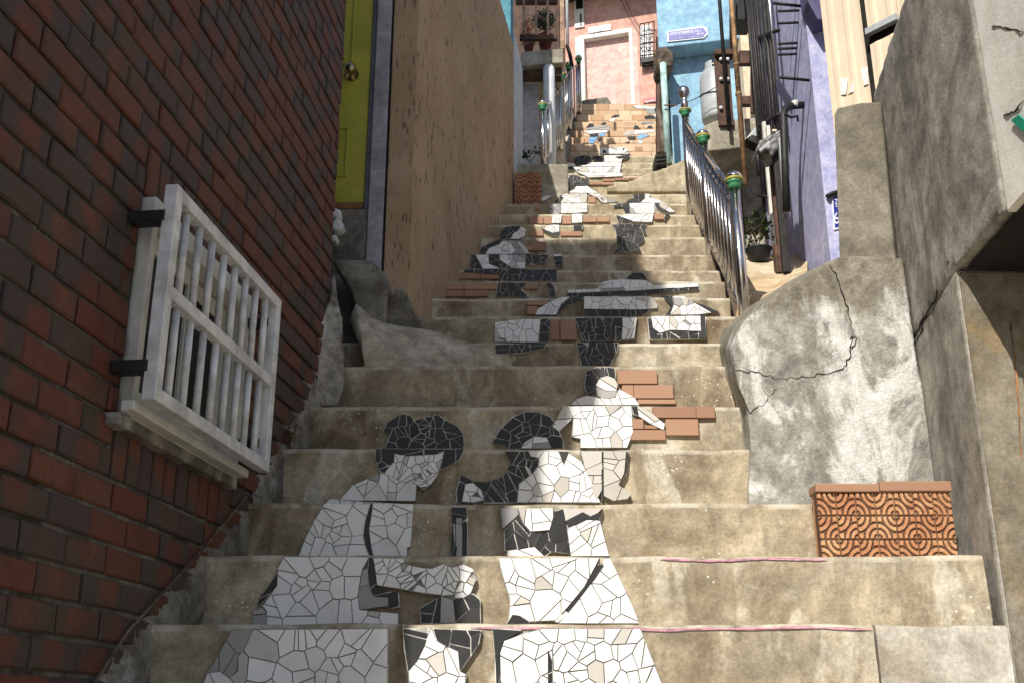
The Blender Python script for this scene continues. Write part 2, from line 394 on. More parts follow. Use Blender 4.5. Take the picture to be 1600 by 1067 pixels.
def text(name, body, size, c, right, up, mat, parent, align='CENTER', width=None):
    cu = bpy.data.curves.new(name, 'FONT'); cu.body = body; cu.size = size; cu.align_x = align; cu.align_y = 'CENTER'; cu.extrude = .0006
    cu.resolution_u = 3
    o = bpy.data.objects.new(name, cu); C.objects.link(o)
    bpy.context.view_layer.update()
    dg = bpy.context.evaluated_depsgraph_get()
    me = bpy.data.meshes.new_from_object(o.evaluated_get(dg)); bpy.data.objects.remove(o); bpy.data.curves.remove(cu)
    if width and len(me.vertices):
        xs = [v.co.x for v in me.vertices]; k = width/(max(xs)-min(xs))
        for v in me.vertices: v.co.x *= k
    me.name = name; me.materials.clear(); me.materials.append(MATS[mat])
    right = Vector(right).normalized(); up = Vector(up).normalized(); nn = right.cross(up)
    Mx = Matrix((right, up, nn)).transposed().to_4x4(); me.transform(Mx)
    ob = bpy.data.objects.new(name, me); C.objects.link(ob); place(ob, c, parent)
    return ob

# ================================================================== LARGE STRUCTURE
g = MB().box(-150, 150, -150, 150, -.3, 0).build('ground', 'ground_concrete', kind='structure')

# ------------------------------------------------------------------ the stairs
YT = [975, 868, 786, 700, 634, 572, 535, 494, 466, 440, 422, 398, 371, 352, 335, 319, 304, 285, 276, 271, 262, 255, 244, 226, 215, 205, 191, 180, 163]
D, H = [], []
for i, y in enumerate(YT):
    h, d = .19 + .2*i, 2.5 + .265*i
    if i > 22: d -= .06*(i-22)
    t = math.tan(PT + math.atan((533.5-y)/F))
    k = (h - t*d)/(1 + t*t)                 # nearest point that sits on the observed nosing
    H.append(EZ + h - k); D.append(d + t*k)
HB = lambda i: H[i-1] if i > 0 else H[0]-.2
LPX = [200, 290, 365, 425, 470, 505, 520, 585, 640, 650, 665, 690, 738, 752, 768, 778, 786, 872, 878, 880, 882, 884, 886, 888, 890, 892, 896, 899, 902]
RPX = [1364, 1535, 1290, 1178, 1165, 1150, 1150, 1150, 1140, 1132, 1126, 1118, 1106, 1098, 1094, 1090, 1086, 1082, 1080, 1076, 1070, 1064, 1060, 1052, 1048, 1046, 1044, 1040, 1038]
stairs = thing('staircase', 'long flight of worn concrete steps climbing between the houses', None, (0, D[0], H[0]-.2), kind='structure')
def step_mesh(i, d, zb, zt, xl, xr, back, mat, name='step', nx=64):
    prof = [(0, zb-.05), (0, zb), (0, zb+(zt-zb)*.3), (0, zb+(zt-zb)*.6), (.0, zt-.017), (.0, zt-.013), (.001, zt-.007), (.003, zt-.003), (.007, zt-.0005), (.014, zt+.001), (back-d, zt+.004)]
    m = MB(); vs = []; nz = len(prof)
    for a in range(nx+1):
        x = xl + (xr-xl)*a/nx
        lip = .006*noise.noise((x*1.3, i*3.7, 1.1)) + .004*noise.noise((x*7, i*2.2, 5)) - .012*max(0, noise.noise((x*4.5, i*9.1, 9))-.55)
        for j, (py, pz) in enumerate(prof):
            w = .009*noise.noise((x*1.7, i*5.3, pz*4)) + .003*noise.noise((x*9, i*1.3, pz*16))
            vs.append((x, d + py + (w if j < nz-1 else 0), pz + (lip if 4 <= j < nz-1 else 0)))
    k = nz
    m.v = [Vector(v) for v in vs]
    m.f = [(a*k+j, (a+1)*k+j, (a+1)*k+j+1, a*k+j+1) for a in range(nx) for j in range(k-1)]
    # closed ends and underside
    for a in (0, nx):
        b0 = len(m.v); m.v.append(Vector((vs[a*k][0], back, zb-.05)))
        m.f.append(tuple(a*k+j for j in range(k)) + (b0,))
    m.f.append((0, nx*k, len(m.v)-1, len(m.v)-2)); m.f.append((k-1, nx*k+k-1, len(m.v)-1, len(m.v)-2))
    m.mi = [0]*len(m.f)
    o = m.build(name, mat, stairs, smooth=False)
    me = o.data; me.polygons.foreach_set('use_smooth', [True]*len(me.polygons))
    me.shade_smooth() if hasattr(me, 'shade_smooth') else None
    lp = me.attributes.new('lip', 'FLOAT', 'POINT')
    lp.data.foreach_set('value', [(1.0 if 5 <= (q % k) <= 9 else .0) if q < (nx+1)*k else 0.0 for q in range(len(me.vertices))])
    mo = o.modifiers.new('edges', 'EDGE_SPLIT'); mo.split_angle = math.radians(50)
    return o
STEPS = []
for i in range(len(D)):
    xl = at(LPX[i], YT[i], D[i]).x; xr = at(RPX[i], YT[i], D[i]).x
    back = (D[i+1] if i+1 < len(D) else D[i]+1.1) + .06
    STEPS.append(step_mesh(i, D[i], HB(i), H[i], xl, xr, back, 'step_concrete' if i < 13 else 'step_concrete_upper'))
# the paler patched end of the lowest step in view, past its straight joint
step_mesh(40, D[0]+.006, HB(0), H[0]-.001, at(1369, 970, D[0]).x, at(1574, 970, D[0]).x, D[1]+.05, 'step_concrete_pale')
# steps below the picture, down to the photographer's feet
for k in range(1, 10):
    zt = H[0]-.2*k
    if zt < .05: break
    step_mesh(60+k, D[0]-.262*k, max(zt-.2, .0), zt, -1.05, 1.14, D[0]-.262*(k-1)+.06, 'step_concrete', nx=24)
landing = MB().box(at(898, 160, D[-1]).x-.6, 2.2, D[-1]+1.0, D[-1]+3.2, H[-1]-.5, H[-1]-.004).build('landing', 'step_concrete_upper', stairs)
def stroke(x0, x1, i, w, mat, dz, name):     # chalky paint along a nosing
    pts = []
    for a in range(25):
        x = at(x0 + (x1-x0)*a/24, YT[i], D[i]).x
        lip = .006*noise.noise((x*1.3, i*3.7, 1.1)) + .004*noise.noise((x*7, i*2.2, 5)) - .012*max(0, noise.noise((x*4.5, i*9.1, 9))-.55)
        wv = .009*noise.noise((x*1.7, i*5.3, (H[i]-.01)*4)) + .003*noise.noise((x*9, i*1.3, (H[i]-.01)*16))
        pts.append(Vector((x, D[i] - .0022 + wv, H[i] + lip - dz)))
    ribbon(pts, w, Vector((0, -1, .0)), True, random.Random(3)).build(name, mat, STEPS[i])
stroke(735, 1362, 0, .0055, 'pink_paint', .009, 'paint_line')
stroke(1030, 1292, 1, .0055, 'pink_paint', .008, 'paint_line')

# ------------------------------------------------------------------ brick house on the left
BA, BT = -1.105, .12
bu = Vector((BT, 1, 0)).normalized(); bn = Vector((1, -BT, 0)).normalized(); bz = Vector((0, 0, 1))
def bw(s, z, off=0):                         # s = depth Y along the wall
    return Vector((BA + BT*s, s, z)) + bn*off
YN, YM, YF = .49, 2.15, 3.69                 # near corner, where the tall part ends, far corner
house = thing('brick_house', 'dark red and purple brick house with barred window beside the stairs', 'house', bw(YM, 0))
def wallbox(y0, y1, z0, z1, name, mat, off=-.012, hole=None):
    m = MB(); q = lambda s, z, o: bw(s, z, o) if o > -1 else Vector((-6.5, s, z))
    if hole:
        a0, a1, c0, c1 = hole
        for (ya, yb, za, zb) in ((y0, a0, z0, z1), (a1, y1, z0, z1), (a0, a1, z0, c0), (a0, a1, c1, z1)):
            m.prism([bw(ya, za, off), bw(yb, za, off), bw(yb, zb, off), bw(ya, zb, off)], -bn*.22)
    else:
        m.add([bw(y0, z0, off), bw(y1, z0, off), (-6, y1, z0), (-6, y0, z0), bw(y0, z1, off), bw(y1, z1, off), (-6, y1, z1), (-6, y0, z1)],
              [(0, 1, 2, 3), (4, 5, 6, 7), (0, 1, 5, 4), (1, 2, 6, 5), (2, 3, 7, 6), (3, 0, 4, 7)])
    return m.build(name, mat, house)
ZR = EZ + .2733; PZ = .0655; PL = .165
WS0, WS1 = 2.245, 2.875                      # window opening along the wall
WZ0, WZ1 = ZR + PZ*5, ZR + PZ*13
TOPL, TOPT = EZ+4.0, EZ+5.8
wallbox(YN, YF-.002, 0, TOPL, 'wall', 'mortar', -.009, (WS0, WS1, WZ0, WZ1))
wallbox(YN, YM, TOPL, TOPT, 'wall', 'mortar', -.009)
wallbox(YN+.01, YF-.012, .0, TOPL-.02, 'inner_wall', 'dark_gap', -.24)
m = MB(); m.add([bw(YN-.05, TOPT, .05), bw(YM+.02, TOPT, .05), (-6, YM+.02, TOPT), (-6, YN-.05, TOPT), bw(YN-.05, TOPT+.08, .05), bw(YM+.02, TOPT+.08, .05), (-6, YM+.02, TOPT+.08), (-6, YN-.05, TOPT+.08)],
      [(0, 1, 2, 3), (4, 5, 6, 7), (0, 1, 5, 4), (1, 2, 6, 5), (2, 3, 7, 6), (3, 0, 4, 7)])
m.build('roof', 'slab_concrete', house)
m = MB(); m.add([bw(YM, TOPL, .03), bw(YF+.02, TOPL, .03), (-6, YF+.02, TOPL), (-6, YM, TOPL), bw(YM, TOPL+.06, .03), bw(YF+.02, TOPL+.06, .03), (-6, YF+.02, TOPL+.06), (-6, YM, TOPL+.06)],
      [(0, 1, 2, 3), (4, 5, 6, 7), (0, 1, 5, 4), (1, 2, 6, 5), (2, 3, 7, 6), (3, 0, 4, 7)])
m.build('roof', 'slab_concrete', house)
# bricks
def brick_verts(l, h, dep=.05, ch=.004, r=None):
    j = (lambda a: r.uniform(-a, a)) if r else (lambda a: 0)
    out = []
    for off, ins in ((-dep, 0), (-ch, 0), (0, ch)):
        for a, b in ((-1, -1), (1, -1), (1, 1), (-1, 1)):
            out.append(bu*((l/2-ins)*a + j(.0012)) + bz*((h/2-ins)*b + j(.0010)) + bn*off)
    fs = [(8, 9, 10, 11)] + [(4+i, 4+(i+1) % 4, 8+(i+1) % 4, 8+i) for i in range(4)] + [(i, (i+1) % 4, 4+(i+1) % 4, 4+i) for i in range(4)]
    return out, fs
def brick_mesh(l, h, r, vert=False):
    vs, fs = brick_verts(l, h, r=r)
    me = bpy.data.meshes.new('brick'); me.from_pydata(vs, [], fs); me.materials.append(MATS['brick_clay'])
    brick_uv(me, [bu]*9 if not vert else [bz]*9, l if not vert else h)
    bm = bmesh.new(); bm.from_mesh(me); bmesh.ops.recalc_face_normals(bm, faces=bm.faces); bm.to_mesh(me); bm.free()
    return me
def brick_uv(me, ax, l, cen=None):
    uv = me.uv_layers.new(name='UVMap')
    for p in me.polygons:
        for li in p.loop_indices:
            v = me.vertices[me.loops[li].vertex_index].co
            hx = bz if abs(ax[0].z) < .5 else bu; uv.data[li].uv = (v.dot(ax[0])/l + .5, v.dot(hx)/.055 + .5)
sq = math.sqrt(1+BT*BT)
JH, JV = .010, .007
full = [brick_mesh(PL-JV, PZ-JH, random.Random(k)) for k in range(6)]
sold_w = .062
sold = [brick_mesh(sold_w-JV, PZ*2-JH, random.Random(20+k), True) for k in range(3)]
sold[0].name = 'soldier'
bricks = []
S0, S1 = YN*sq, YF*sq
row = 0
zz = ZR - PZ*28
while zz < TOPT - PZ*.5:
    s_end = S1 if zz + PZ < TOPL else YM*sq
    ph = ((row*.5) % 1)*PL + rnd.uniform(-.006, .006) + .03
    s = S0 - ph
    zc = zz + PZ/2
    while s < s_end - .01:
        a, b = max(s, S0), min(s+PL, s_end)
        segs = [(a, b)]
        n_row = round((zz-ZR)/PZ)
        lo, hi = (WS0-.012)*sq, (WS1+.012)*sq
        if 3 <= n_row < 15:
            segs = [q for q in ((a, min(b, lo)), (max(a, hi), b)) if q[1]-q[0] > .02]
        for a2, b2 in segs:
            if b2-a2 > .02: bricks.append((a2, b2, zc, PZ, False))
        s += PL
    zz += PZ; row += 1
for zc in (ZR+PZ*4, ZR+PZ*14):
    n = int((hi-lo)/sold_w); w = (hi-lo)/n
    for k in range(n): bricks.append((lo+k*w, lo+(k+1)*w, zc, PZ*2, True))
def proj_area(b):
    P = [pix(bw(s/sq, z)) for s, z in ((b[0], b[2]-b[3]/2), (b[1], b[2]-b[3]/2), (b[1], b[2]+b[3]/2), (b[0], b[2]+b[3]/2))]
    if any(p[2] < .2 for p in P): return 0
    cx = sum(p[0] for p in P)/4; cy = sum(p[1] for p in P)/4
    if not (-15 < cx < 1600 and -15 < cy < 1075): return 0
    return abs(sum(P[i][0]*P[(i+1) % 4][1] - P[(i+1) % 4][0]*P[i][1] for i in range(4)))/2
order = sorted(range(len(bricks)), key=lambda k: -proj_area(bricks[k]))
single = set(k for k in order[:300] if proj_area(bricks[k]) > 0)
rb = random.Random(11)
rest_v, rest_f, rest_uv = [], [], []
for k, (a, b, zc, h, vert) in enumerate(bricks):
    c = bw((a+b)/2/sq, zc, rb.uniform(-.0025, .003))
    isfull = vert or abs((b-a)-PL) < .004
    if k in single:
        me = (sold[k % 3] if vert else full[rb.randrange(6)]) if isfull else brick_mesh(max(.012, b-a-JV), h-JH, rb)
        o = bpy.data.objects.new('soldier_brick' if vert else 'brick', me); C.objects.link(o); place(o, c, house)
        o.rotation_euler = (rb.uniform(-.012, .012), rb.uniform(-.012, .012), rb.uniform(-.012, .012))
    else:
        vs, fs = brick_verts((b-a)-JV if b-a-JV > .012 else .012, h-JH, r=rb)
        q = len(rest_v); l = (h-JH) if vert else max(.012, b-a-JV)
        rest_v += [v + c for v in vs]; rest_f += [tuple(q+i for i in f) for f in fs]
        rest_uv += [(v.dot(bz if vert else bu)/l + .5, v.dot(bu if vert else bz)/.055 + .5) for v in vs]
m = MB(); m.v = rest_v; m.f = rest_f; m.mi = [0]*len(rest_f)
o = m.build('smaller_bricks', 'brick_clay', house, kind='stuff', fix=False)
uv = o.data.uv_layers.new(name='UVMap')
for p in o.data.polygons:
    for li in p.loop_indices: uv.data[li].uv = rest_uv[o.data.loops[li].vertex_index]
bm = bmesh.new(); bm.from_mesh(o.data); bmesh.ops.recalc_face_normals(bm, faces=bm.faces); bm.to_mesh(o.data); bm.free()

# window in the brick wall
def wbar(m, s0, s1, z0, z1, o0, o1):         # box on the wall: along, up, out
    c = (bw(s0, z0, o0) + bw(s1, z1, o1))/2
    m.obox(c, bu*((s1-s0)*sq/2), bn*((o1-o0)/2), bz*((z1-z0)/2)); return m
win = MB()
for a in ((WS0, WS0+.025, WZ0, WZ1), (WS1-.025, WS1, WZ0, WZ1), (WS0+.025, WS1-.025, WZ1-.05, WZ1), (WS0+.025, WS1-.025, WZ0, WZ0+.04)):
    wbar(win, *a, -.045, .024)
win = win.build('window', 'window_pvc', house, bevel=.003)
ms = (WS0+WS1)/2
fr = MB()
for a in ((WS0+.04, ms+.02, WZ1-.10, WZ1-.055, -.034, -.012), (WS0+.04, ms+.02, WZ0+.055, WZ0+.09, -.034, -.012), (ms-.02, ms+.02, WZ0+.09, WZ1-.10, -.034, -.012), (WS0+.036, WS0+.07, WZ0+.09, WZ1-.10, -.034, -.012)): wbar(fr, *a)
fr.build('sash', 'window_pvc', win, bevel=.003)
fr = MB()
for a in ((ms-.01, WS1-.04, WZ1-.10, WZ1-.055, -.044, -.030), (ms-.01, WS1-.04, WZ0+.055, WZ0+.09, -.044, -.030), (WS1-.07, WS1-.036, WZ0+.09, WZ1-.10, -.044, -.030)): wbar(fr, *a)
fr.build('sash', 'window_pvc', win, bevel=.003)
wbar(MB(), WS0+.07, ms-.02, WZ0+.09, WZ1-.10, -.026, -.022).build('pane', 'pane_glass', win)
wbar(MB(), ms+.0, WS1-.07, WZ0+.09, WZ1-.10, -.040, -.036).build('pane', 'pane_glass', win)
wbar(MB(), WS0-.055, WS1+.0, WZ0+.004, WZ0+.026, .026, .056).build('sill', 'window_pvc', win, bevel=.003)
wbar(MB(), WS0-.055, WS1+.0, WZ0-.026, WZ0+.002, -.02, .026).build('sill_mortar', 'cement_smear', win, bevel=.004)
GS0, GS1, GZ0, GZ1, GM = 2.178, 2.895, EZ+.622, EZ+1.117, EZ+.868
gr = MB(); wbar(gr, GS0, GS0+.032, GZ0, GZ1, .075, .105); wbar(gr, GS1-.032, GS1, GZ0, GZ1, .075, .105)
wbar(gr, GS0+.032, GS1-.032, GZ1-.030, GZ1, .075, .105); wbar(gr, GS0+.032, GS1-.032, GZ0, GZ0+.030, .075, .105)
grille = gr.build('window_grille', 'white_aluminium', house, bevel=.002)
wbar(MB(), GS0+.032, GS1-.032, GM-.013, GM+.016, .078, .1055).build('crossbar', 'white_aluminium', grille, bevel=.002)
for lo_, hi_ in ((GZ0+.030, GM-.013), (GM+.016, GZ1-.030)):
    for k in range(8):
        s = GS0+.032 + (GS1-GS0-.064)*(k+.75)/8.5
        MB().tube([bw(s, lo_-.004, .09), bw(s, hi_+.004, .09)], .0092, 12).build('bar', 'white_aluminium', grille, smooth=True)
for s0, s1 in ((GS0+.003, GS0+.03), (GS1-.03, GS1-.003)):
    for z in (GZ0+.075, GZ1-.075):
        wbar(MB(), s0-.006, s1+.004, z-.013, z+.013, .0, .082).build('bracket', 'black_bracket', grille, bevel=.002)

# cement smeared up the foot of the brick wall along the steps
rs = random.Random(5)
sk_top = [(120, 1120), (150, 1067), (185, 1010), (222, 975), (250, 935), (300, 880), (345, 825), (380, 785), (402, 742), (425, 705), (445, 660), (470, 620), (490, 575)]
sk_bot = [(175, 1125), (215, 1080), (238, 1040), (262, 992), (318, 975), (345, 900), (370, 868), (410, 850), (415, 790), (448, 770), (452, 706), (486, 690), (498, 600)]
def dense(p, k, amp):
    o = []
    for a, b in zip(p[:-1], p[1:]):
        for i in range(k):
            t = i/k; o.append((a[0]+(b[0]-a[0])*t + rs.uniform(-amp, amp), a[1]+(b[1]-a[1])*t + rs.uniform(-amp, amp)))
    return o + [p[-1]]
sk_bot = [(x+62, y+26) for x, y in sk_top]
tp, bt = dense(sk_top, 9, 5), dense(sk_bot, 9, 1)
m = MB(); n = len(tp); cols = 6; vs = []
for i in range(n):
    for j in range(cols+1):
        t = j/cols
        w = on_wall(tp[i][0]+(bt[i][0]-tp[i][0])*t, tp[i][1]+(bt[i][1]-tp[i][1])*t, BA, BT)
        th = -.006 + .016*min(1, t*2.2) + .003*noise.noise(w*16) + .003*noise.noise(w*45)
        vs.append(w + bn*th)
m.add(vs, [(i*(cols+1)+j, (i+1)*(cols+1)+j, (i+1)*(cols+1)+j+1, i*(cols+1)+j+1) for i in range(n-1) for j in range(cols)])
sk = m.build('cement_skirting', 'cement_smear', house, smooth=True)
so = sk.modifiers.new('thick', 'SOLIDIFY'); so.thickness = .02; so.offset = -1
# cable along the top of the smear
cb = [on_wall(x, y, BA+.012, BT) for x, y in ((150, 1062), (200, 985), (255, 925), (300, 875), (352, 815), (385, 775))]
MB().tube([p + Vector((0, 0, .006*noise.noise(p*20))) for p in cb], .0035, 6).build('cable', 'stone_brown', house, smooth=True)

# ------------------------------------------------------------------ cement pieces in the corner between brick house and beige house
pier = thing('cement_pier', 'rough pale cement pier plastered to the end of the brick wall', 'pier', at(515, 620, 3.66))
m = MB()
fr = [at(x, y, Y) for x, y, Y in ((482, 634, 3.56), (489, 590, 3.58), (497, 540, 3.60), (503, 500, 3.62), (519, 462, 3.66), (523, 428, 3.69), (527, 455, 3.71), (534, 500, 3.71), (540, 550, 3.71), (540, 590, 3.70), (528, 634, 3.66))]
m.prism(fr, (-.12, .22, 0)).build('pier_body', 'plaster_pale', pier, rough=(.012, .02, .09))
solid('door_stoop', [(519, 406), (580, 406), (592, 418), (607, 432), (604, 470), (600, 520), (560, 520), (556, 478), (549, 455), (533, 428)], 4.07, .16, 'cement_dark', label='sloped dark cement stoop below the yellow door', cat='stoop', bevel=.008)
# fillet: a ramp of cement thrown against the riser, thick at the left and fading out to the right
tx = [556, 566, 580, 600, 622, 645, 668, 690, 705, 720, 735, 750, 770, 800]
ty = [474, 480, 494, 504, 508, 512, 516, 521, 526, 531, 535, 537, 538, 539]
fil = []; NU, NV = 72, 14
for a_ in range(NU+1):
    u = a_/NU; x = tx[0]+(tx[-1]-tx[0])*u; k = max(q_ for q_ in range(len(tx)-1) if tx[q_] <= x); y = ty[k]+(ty[k+1]-ty[k])*(x-tx[k])/(tx[k+1]-tx[k])
    T_ = at(x, y, D[6]-.012 + .02*u); xb = x + 14*(1-u); yb0 = D[5]+.006 + (D[6]-.022-D[5])*(u**2.2)
    B_ = Vector((at(xb, 568, yb0).x, yb0, H[5]-.004))
    for b_ in range(NV+1):
        v = b_/NV; P = B_.lerp(T_, v); bul = math.sin(v*math.pi)*(.035*(1-u)+.004)
        P += Vector((0, -bul*.6, bul*.35)); nz_ = .006*noise.noise(P*9) + .0025*noise.noise(P*34)
        fil.append(P + Vector((0, -nz_, nz_*.5)))
mf = MB().add(fil, [(i_*(NV+1)+j_, (i_+1)*(NV+1)+j_, (i_+1)*(NV+1)+j_+1, i_*(NV+1)+j_+1) for i_ in range(NU) for j_ in range(NV)])
fo = mf.build('cement_fillet', 'cement_fillet', smooth=True, label='smooth cement fillet curving down onto the left end of the step', cat='cement')
so = fo.modifiers.new('thick', 'SOLIDIFY'); so.thickness = .06; so.offset = -1
solid('cement_cone', [(590, 514), (603, 488), (610, 466), (618, 452), (630, 450), (640, 466), (648, 490), (668, 514)], 4.14, .10, 'cement_dark', rough=(.008, .010, .05), label='cracked cement lump patched at the foot of the beige corner', cat='cement')

# ------------------------------------------------------------------ beige house with the yellow door
BY = 4.25
bc = at(646, 300, BY)                        # near corner of the stucco
beige = thing('beige_house', 'beige stucco house with yellow door and teal upper wall', 'house', (bc.x, BY, 0))
sx0, sy0 = bc.x, BY; sx1, sy1 = 0.012, 6.75
side = lambda y: sx0 + (sx1-sx0)*(y-sy0)/(sy1-sy0)
xl0 = at(604, 300, BY).x
YS = 5.13
MB().plan([(xl0, sy0), (sx0, sy0), (side(YS), YS), (-3, YS), (-3, 4.8), (xl0-.006, 4.8)], 0, EZ+3.86).build('wall', 'beige_stucco', beige, bevel=.006)
MB().plan([(-3, YS), (side(YS), YS), (sx1, sy1), (-3, sy1)], 0, EZ+4.60).build('wall', 'beige_stucco', beige, bevel=.006)
MB().plan([(-3, sy1-.11), (sx1-.022, sy1-.11), (sx1-.004, sy1-.004), (-3, sy1-.004)], EZ+4.603, EZ+6.3).build('upper_wall', 'teal_wall', beige)
MB().plan([(-3.02, sy1-.16), (sx1+.0, sy1-.16), (sx1+.0, sy1+.04), (-3.02, sy1+.04)], EZ+6.3, EZ+6.4).build('roof', 'slab_concrete', beige)
MB().plan([(-3, BY+.003), (xl0-.012, BY+.003), (xl0-.012, YS), (-3, YS)], EZ+3.4, EZ+3.86).build('wall', 'beige_stucco', beige)
xj0 = at(576, 300, BY).x
MB().box(xj0, xl0-.010, BY+.004, BY+.3, 0, EZ+3.4).build('door_jamb', 'mauve_jamb', beige, bevel=.006)
MB().box(xj0-.022, xj0, BY+.03, BY+.3, at(560, 322, BY).z, EZ+3.4).build('door_frame', 'frame_slate', beige, bevel=.003)
dz0 = at(560, 320, BY).z
MB().box(-2.4, xj0-.002, BY+.02, BY+.3, 0, dz0-.012).build('threshold_wall', 'cement_dark', beige, bevel=.004)
MB().box(-1.6, xj0-.024, BY-.012+.03, BY+.09, dz0-.010, dz0+.022).build('threshold', 'rust_brown', beige, bevel=.004)
dx1 = xj0-.026; dx0 = dx1-.78
door = MB().box(dx0, dx1, BY+.05, BY+.09, dz0+.024, dz0+2.0).build('door', 'door_yellow', beige, bevel=.003)
dzk = at(545, 108, BY).z
for z0, z1 in ((dz0+.16, at(540, 190, BY).z), (at(540, 92, BY).z, dz0+1.85)):
    xa, xb = dx0+.10, at(546, 150, BY).x
    for a in ((xa, xb, z0, z0+.012), (xa, xb, z1-.012, z1), (xa, xa+.012, z0+.012, z1-.012), (xb-.012, xb, z0+.012, z1-.012)):
        MB().box(a[0], a[1], BY+.042, BY+.05, a[2], a[3]).build('moulding', 'door_yellow', door, bevel=.003)
kx = at(547, 108, BY).x
def lathe_y(m, c, prof, n=20):
    c = Vector(c); vs = [c + Vector((r*math.cos(2*math.pi*j/n), y, r*math.sin(2*math.pi*j/n))) for r, y in prof for j in range(n)]
    m.add(vs, [(i*n+j, i*n+(j+1) % n, (i+1)*n+(j+1) % n, (i+1)*n+j) for i in range(len(prof)-1) for j in range(n)] + [tuple(range(n)), tuple((len(prof)-1)*n+j for j in range(n))])
    return m
lathe_y(MB(), (kx, BY+.05, dzk), [(.034, 0), (.034, -.006), (.014, -.012), (.012, -.035), (.024, -.045), (.027, -.060), (.022, -.072), (.008, -.076)]).build('door_knob', 'brass', door, smooth=True)
for x, y, s in ((523, 333, .03), (525, 352, .034), (522, 372, .02)):
    c = at(x, y, BY-.04); mm = MB(); rr = random.Random(int(y))
    mm.prism([c + Vector((math.cos(t)*s*rr.uniform(.6, 1.1), 0, math.sin(t)*s*rr.uniform(.6, 1.1))) for t in (i*math.pi/4 for i in range(8))], (0, .07, 0)).build('foam_lump', 'paper_white', beige, rough=(.006, .008, .03))

# ------------------------------------------------------------------ right side: plastered bank, pillar, grey house
bank = thing('plastered_bank', 'cracked white-smeared cement bank beside the stairs on the right', 'wall', at(1300, 800, 3.3))
bpts = [(1168, 806), (1172, 705), (1168, 640), (1152, 600), (1143, 545), (1160, 505), (1200, 470), (1245, 440), (1292, 410), (1312, 402), (1335, 400), (1412, 404), (1432, 560), (1462, 700), (1490, 880), (1275, 880), (1272, 806)]
fr = [at(x, y, 3.25) for x, y in bpts]
bk = [p + Vector((.16, 1.05, .36 if p.z > EZ+.6 else 0)) for p in fr]
bank_body = MB().prism(fr, None, bk).build('bank_body', 'bank_plaster', bank, rough=(.010, .010, .11))
for line, w in ((((1296, 412), (1312, 440), (1326, 480), (1334, 520), (1328, 560), (1315, 578)), .004), (((1142, 577), (1180, 580), (1215, 591), (1260, 588), (1300, 581), (1320, 572)), .0028),
                (((1142, 615), (1158, 635), (1172, 645), (1195, 628), (1215, 605)), .0022), (((1328, 528), (1338, 524), (1332, 545)), .005)):
    crk = ribbon(jag([at(x, y, 3.243) for x, y in line], 6, .005), w, Vector((0, -1, 0)), True); ck = crk.build('crack', 'crack_dark', bank); sw_ = ck.modifiers.new('fit', 'SHRINKWRAP'); sw_.target = bank_body; sw_.offset = .002
pil = solid('cement_pillar', [(1316, 530), (1303, 178), (1308, 168), (1345, 160), (1377, 159), (1391, 320), (1412, 530)], 3.262, .14, 'pillar_concrete', shift=(.075, 0), bevel=.008, label='rough grey cement pillar rising from the plastered bank', cat='pillar')
XR = lambda y: 1.2 + ((1.285-1.2)/(3.3-2.72) if y > 2.72 else .045)*(y-2.72)
rh = thing('grey_house', 'grey cement house with white overhanging upper wall at right edge', 'house', (1.6, 2.7, 0))
YW = 2.36; ZO = EZ+1.145; ZG = EZ+2.11
MB().plan([(XR(2.72), 2.72), (XR(3.42), 3.42), (3.2, 3.42), (3.2, 2.72)], 0, ZO).build('wall', 'grey_render', rh, bevel=.012)
MB().plan([(XR(YW)-.004, YW), (XR(2.72)-.004, 2.72), (XR(3.42)-.004, 3.42), (3.2, 3.42), (3.2, YW)], ZO+.002, ZG).build('upper_wall', 'grey_render', rh, rough=(.014, .008, .2))
MB().plan([(XR(.9), .9), (XR(YW), YW-.002), (3.2, YW-.002), (3.2, .9)], ZO-.006, ZG+.5).build('upper_wall', 'white_render', rh, bevel=.004)
MB().plan([(1.215, 2.705), (3.2, 2.705), (3.2, 2.7195), (1.203, 2.7195)], 0, ZO-.012).build('lower_wall', 'lower_wall_render', rh, bevel=.006)
MB().plan([(3.2, .9), (3.6, .9), (3.6, 3.4), (3.2, 3.4)], 0, ZG).build('wall', 'grey_render', rh)
for line, w, mt in ((((1578, 500), (1583, 540), (1587, 575), (1592, 640), (1596, 720)), .0035, 'rust_streak'),):
    ribbon(jag([at(x, y, 2.7035) for x, y in line], 5, .002), w, Vector((0, -1, 0)), True).build('rust_streak', mt, rh)
def on_side(x, y, off=.0): # right house side plane
    T = (1.285-1.2)/(3.3-2.72) if x < 1500 else .045; a = 1.2 - T*2.72
    return on_wall(x, y, a-off, T)
sn = Vector((-1, (1.285-1.2)/(3.3-2.72), 0)).normalized()
for line, w in ((((1470, 432), (1462, 470), (1448, 490), (1440, 520), (1425, 540)), .005), (((1448, 480), (1437, 512), (1418, 536), (1408, 560)), .004), (((1410, 548), (1420, 580), (1440, 640)), .006), (((1500, 395), (1480, 415), (1466, 430)), .004)):
    pts = [on_side(x, y, .001) for x, y in line]
    ribbon(jag(pts, 5, .004), w, sn, True).build('crack', 'crack_dark', rh)
for line in (((1550, 42), (1572, 44), (1600, 50)), ((1568, 180), (1585, 176), (1600, 158))):
    ribbon(jag([on_side(x, y, .0) for x, y in line], 5, .003), .004, sn, True).build('crack', 'crack_dark', rh)
tg = [on_side(x, y, .004) for x, y in ((1581, 188), (1593, 180), (1612, 196), (1600, 206))]
MB().prism(tg, sn*.003).build('green_tape', 'tape_green', label='scrap of green tape stuck on the white wall', cat='tape')
MB().plan([(XR(.95)+.02, .95), (XR(2.69)+.02, 2.69), (3.15, 2.69), (3.15, .95)], ZO-.012, ZO-.0065).build('soffit_shade_sheet', 'dark_gap', rh)  # near-black sheet added to keep the shade under the overhang dark
